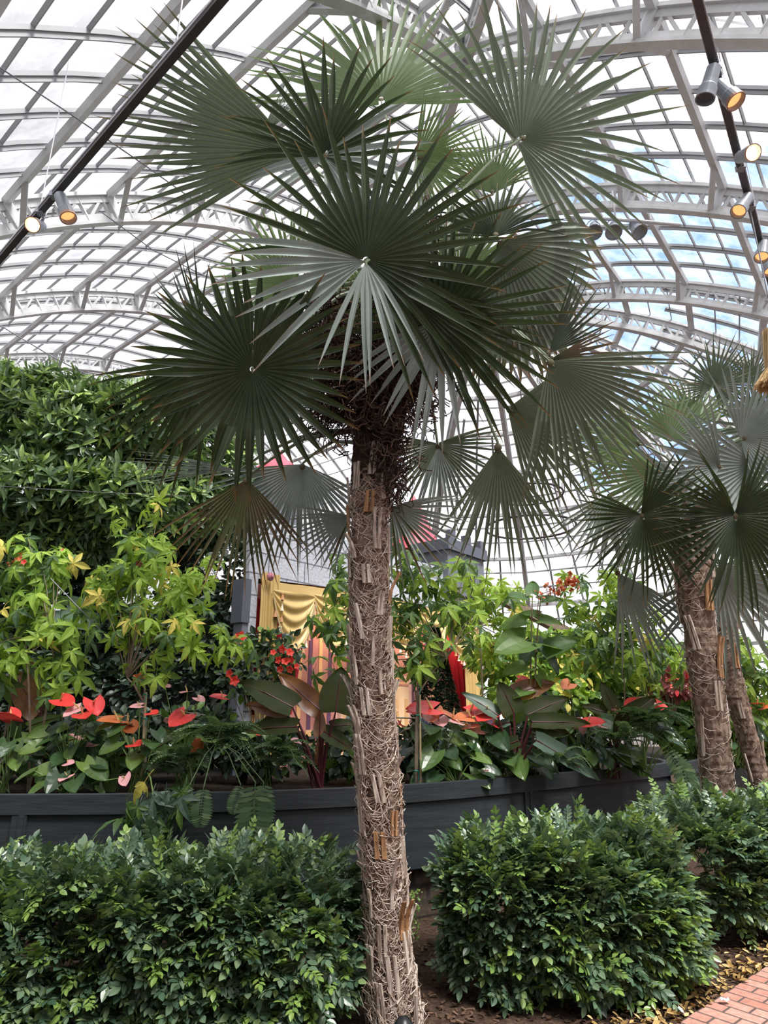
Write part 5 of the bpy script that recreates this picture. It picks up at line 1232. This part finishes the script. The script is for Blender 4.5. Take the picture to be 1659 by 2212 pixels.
spot('glowing spotlight facing the viewer halfway down the right track', 1611, 335, zt2-.12, (.05, -.8, -.6), attach=on(ra, rb, 1600), rimm='canwarm', group=None)
spot('grey spotlight on the right track pointing down to the left', 1606, 440, zt2-.14, (-.5, -.15, -.7), L=.26, lit='dim', attach=on(ra, rb, 1622), group=None)
spot('upper of the two spotlights cut off by the right picture edge', 1648, 540, zt2-.14, (-.35, -.2, -.8), L=.24, lit='dim', attach=on(ra, rb, 1648), group=None)
spot('lower of the two spotlights cut off by the right picture edge', 1660, 570, zt2-.16, (-.1, -.25, -.9), L=.24, lit='dim', attach=on(ra, rb, 1655), group=None)
# stage fixtures on a pipe
YP = 8.2; pz = at(1330, 478, YP)
o = thing('lighting_pipe', 'short horizontal pipe carrying four stage lamps under the right roof truss', 'pipe', pz)
mb = MB(); mb.tube([at(1225, 468, YP), at(1330, 474, YP), at(1470, 486, YP)], .028, 8); mb.build('pipe', M['trackpale'], o)
for x in (1330, 1405):
    mb = MB(); q = at(x, 474, YP); mb.tube([q, q+[0, 0, .55]], .015, 6); mb.build('clamp', M['trackpale'], o)
for i, (x, lab) in enumerate(((1252, 'leftmost of the four stage lamps on the pipe, partly behind a frond'), (1283, 'second from left of the four stage lamps on the pipe'), (1325, 'third from left of the four stage lamps on the pipe'), (1374, 'rightmost and largest-looking of the four stage lamps on the pipe'))):
    c = at(x, 495, YP); d = nrm((-.2 if i < 3 else .25, -.42, -.88)); o = thing('stage_lamp', lab, 'stage lamp', c, None)
    mb = MB(); mb.lathe([(0, -.16), (.06, -.15), (.07, -.04), (.10, .03), (.13, .12), (.12, .125), (.09, .05)], c, d, 16); mb.build('housing', M['can'], o)
    mb = MB(); mb.lathe([(.115, .10), (.06, .06), (0, .055)], c, d, 16); mb.build('reflector', M['alu'], o)
    a = np.linspace(0, PI, 9); mb = MB(); mb.tube([c+np.array([math.cos(q)*.12, 0, math.sin(q)*.17]) for q in a], .009, 5); mb.build('yoke', M['can'], o)
# cables
def cable(label, pts, rad=.006, name='cable'):
    mb = MB(); mb.tube(pts, rad, 5); tag(mb.build(name, M['wire'], origin=pts[0]), label, 'cable')
cable('thin bracing cable running from the left edge down to the second roof truss', [at(-40, 120, 3.9), at(150, 245, 4.5), at(310, 355, 5.2), at(450, 455, 6.0)], .007)
cable('thin cable slanting down to the right above the tree', [at(-30, 685, 8.2), at(120, 775, 8.6), at(230, 830, 9.2), at(420, 880, 10)], .009)
cable('bracing cable from the truss toward the left of the palm crown', [at(215, 455, 7.2), at(330, 540, 7.9), at(450, 600, 8.6)], .008)
cable('thin wire strung level across the tree at mid height', [at(-30, 1048, 7.4), at(200, 1063, 7.4), at(420, 1072, 7.4)], .003)
cable('thin guy cord from the planter up to the left maple', [at(110, 1250, 6.0), at(230, 1375, 6.0), at(255, 1390, 6.0)], .005)
cable('curved grey conduit looping off the right roof truss', [at(1535, 60, 5.8), at(1545, 42, 5.8), at(1570, 45, 5.8), at(1610, 52, 5.8), at(1680, 50, 5.8)], .016, 'conduit')
# chandelier behind the fronds
c = at(1165, 1130, 8.6); o = thing('candle_chandelier', 'dark iron ring chandelier with candle bulbs half hidden behind the palm fronds', 'chandelier', c)
k = mpp(c); 
for nm, dz, R_ in (('upper_ring', 75*k, 75*k), ('lower_ring', 0, 95*k)):
    a = np.linspace(0, 2*PI, 33); mb = MB(); cc = c+np.array([-20*k, 0, dz-10*k]); mb.tube([cc+np.array([math.cos(q)*R_, math.sin(q)*R_, 0]) for q in a], .016, 6); mb.build(nm, M['iron'], o)
    for q in np.arange(8)*2*PI/8+.3:
        p = cc+np.array([math.cos(q)*R_, math.sin(q)*R_, 0]); mb = MB(); mb.tube([p, p+[0, 0, .10]], .012, 6); cd = mb.build('candle', M['trackpale'], o)
        mb = MB(); mb.lathe([(.0, .10), (.016, .12), (.010, .15), (0, .165)], p, n=8); bu = mb.build('bulb', M['candle'], o); bu.parent = cd; bu.location = (0, 0, 0)
mb = MB(); cc = c+np.array([-20*k, 0, 0]); mb.tube([cc+[0, 0, 75*k], cc+[0, 0, 3.2]], .01, 5); 
for q in np.arange(4)*PI/2: mb.tube([cc+np.array([math.cos(q)*95*k, math.sin(q)*95*k, -10*k]), cc+np.array([math.cos(q)*75*k, math.sin(q)*75*k, 65*k]), cc+[0, 0, 120*k]], .007, 5)
mb.build('hanging_rod', M['iron'], o)
# straw bundle hanging at the right edge
c = at(1672, 790, 4.6); k = mpp(c); r = np.random.default_rng(5); o = thing('straw_bundle', 'hanging bundle of cut straw at the right picture edge', 'straw bundle', c)
for nm, y0, y1, w0, w1 in (('lower_tuft', 790, 832, 16, 40), ('upper_tuft', 712, 800, 26, 18)):
    mb = MB()
    for _ in range(900):
        a = r.uniform(0, 2*PI); q0 = r.random()**.5; ax_ = at(1675, y0, 4.6); bx_ = at(1672, y1+r.normal(0, 3), 4.6)
        p0 = ax_+np.array([math.cos(a)*w0*k*q0, math.sin(a)*w0*k*q0, 0]); p1 = bx_+np.array([math.cos(a)*w1*k*q0, math.sin(a)*w1*k*q0, r.normal(0, .008)])
        mb.tube([p0, (p0+p1)/2+r.normal(0, .004, 3), p1], .0022, 3, cap=False)
    mb.build(nm, M['straw'], o)['kind'] = 'stuff'
mb = MB(); mb.tube([at(1675, 715, 4.6), at(1675, 715, 4.6)+np.array([0, 0, 1.8])], .006, 5); mb.build('cord', M['wire'], o)
# small camera-like housings on the far truss
mb = MB(); p = at(470, 637, 13); 
mb.box(p, (.09, .12, .07)); mb.lathe([(.06, 0), (.07, .12), (0, .12)], p+[.12, -.1, 0], (0, -1, -.2), 10)
tag(mb.build('roof_camera', M['bluegrey'], origin=p), 'small dark blue device fixed to the far truss above the left fronds', 'camera')
# dark bollard lamp at the bottom
p = at(872, 2225, 3.3); o = thing('bollard_light', 'black rounded bollard light at the foot of the foreground palm', 'bollard light', [p[0], p[1], 0])
k = mpp(p); zz = p[2]
mb = MB(); mb.lathe([(.022, 0), (.022, zz-.02)], [p[0], p[1], 0], n=12); mb.build('post', M['black'], o)
mb = MB(); mb.lathe([(24*k, zz-.08), (25*k, zz-.02), (21*k, zz+.02), (12*k, zz+.045), (0, zz+.052)], [p[0], p[1], 0], n=24); mb.build('cap', M['black'], o, smooth=True)

# fill spots added under the arch to brighten the backdrop, no fixtures
for sx_ in (.3, .6, .85):
    ld = bpy.data.lights.new('stage_fill_light', 'SPOT'); lo = bpy.data.objects.new('stage_fill_light', ld); COL.objects.link(lo); ld.energy = 28; ld.color = (1, .86, .7); ld.shadow_soft_size = .08; ld.spot_size = 2.4
    p_ = CP(sA+(sB-sA)*sx_, zO-.02, -.06); lo.location = p_; lo.rotation_euler = (0, 0, 0); lo.parent = castle; lo.location = p_-np.array(castle.location)
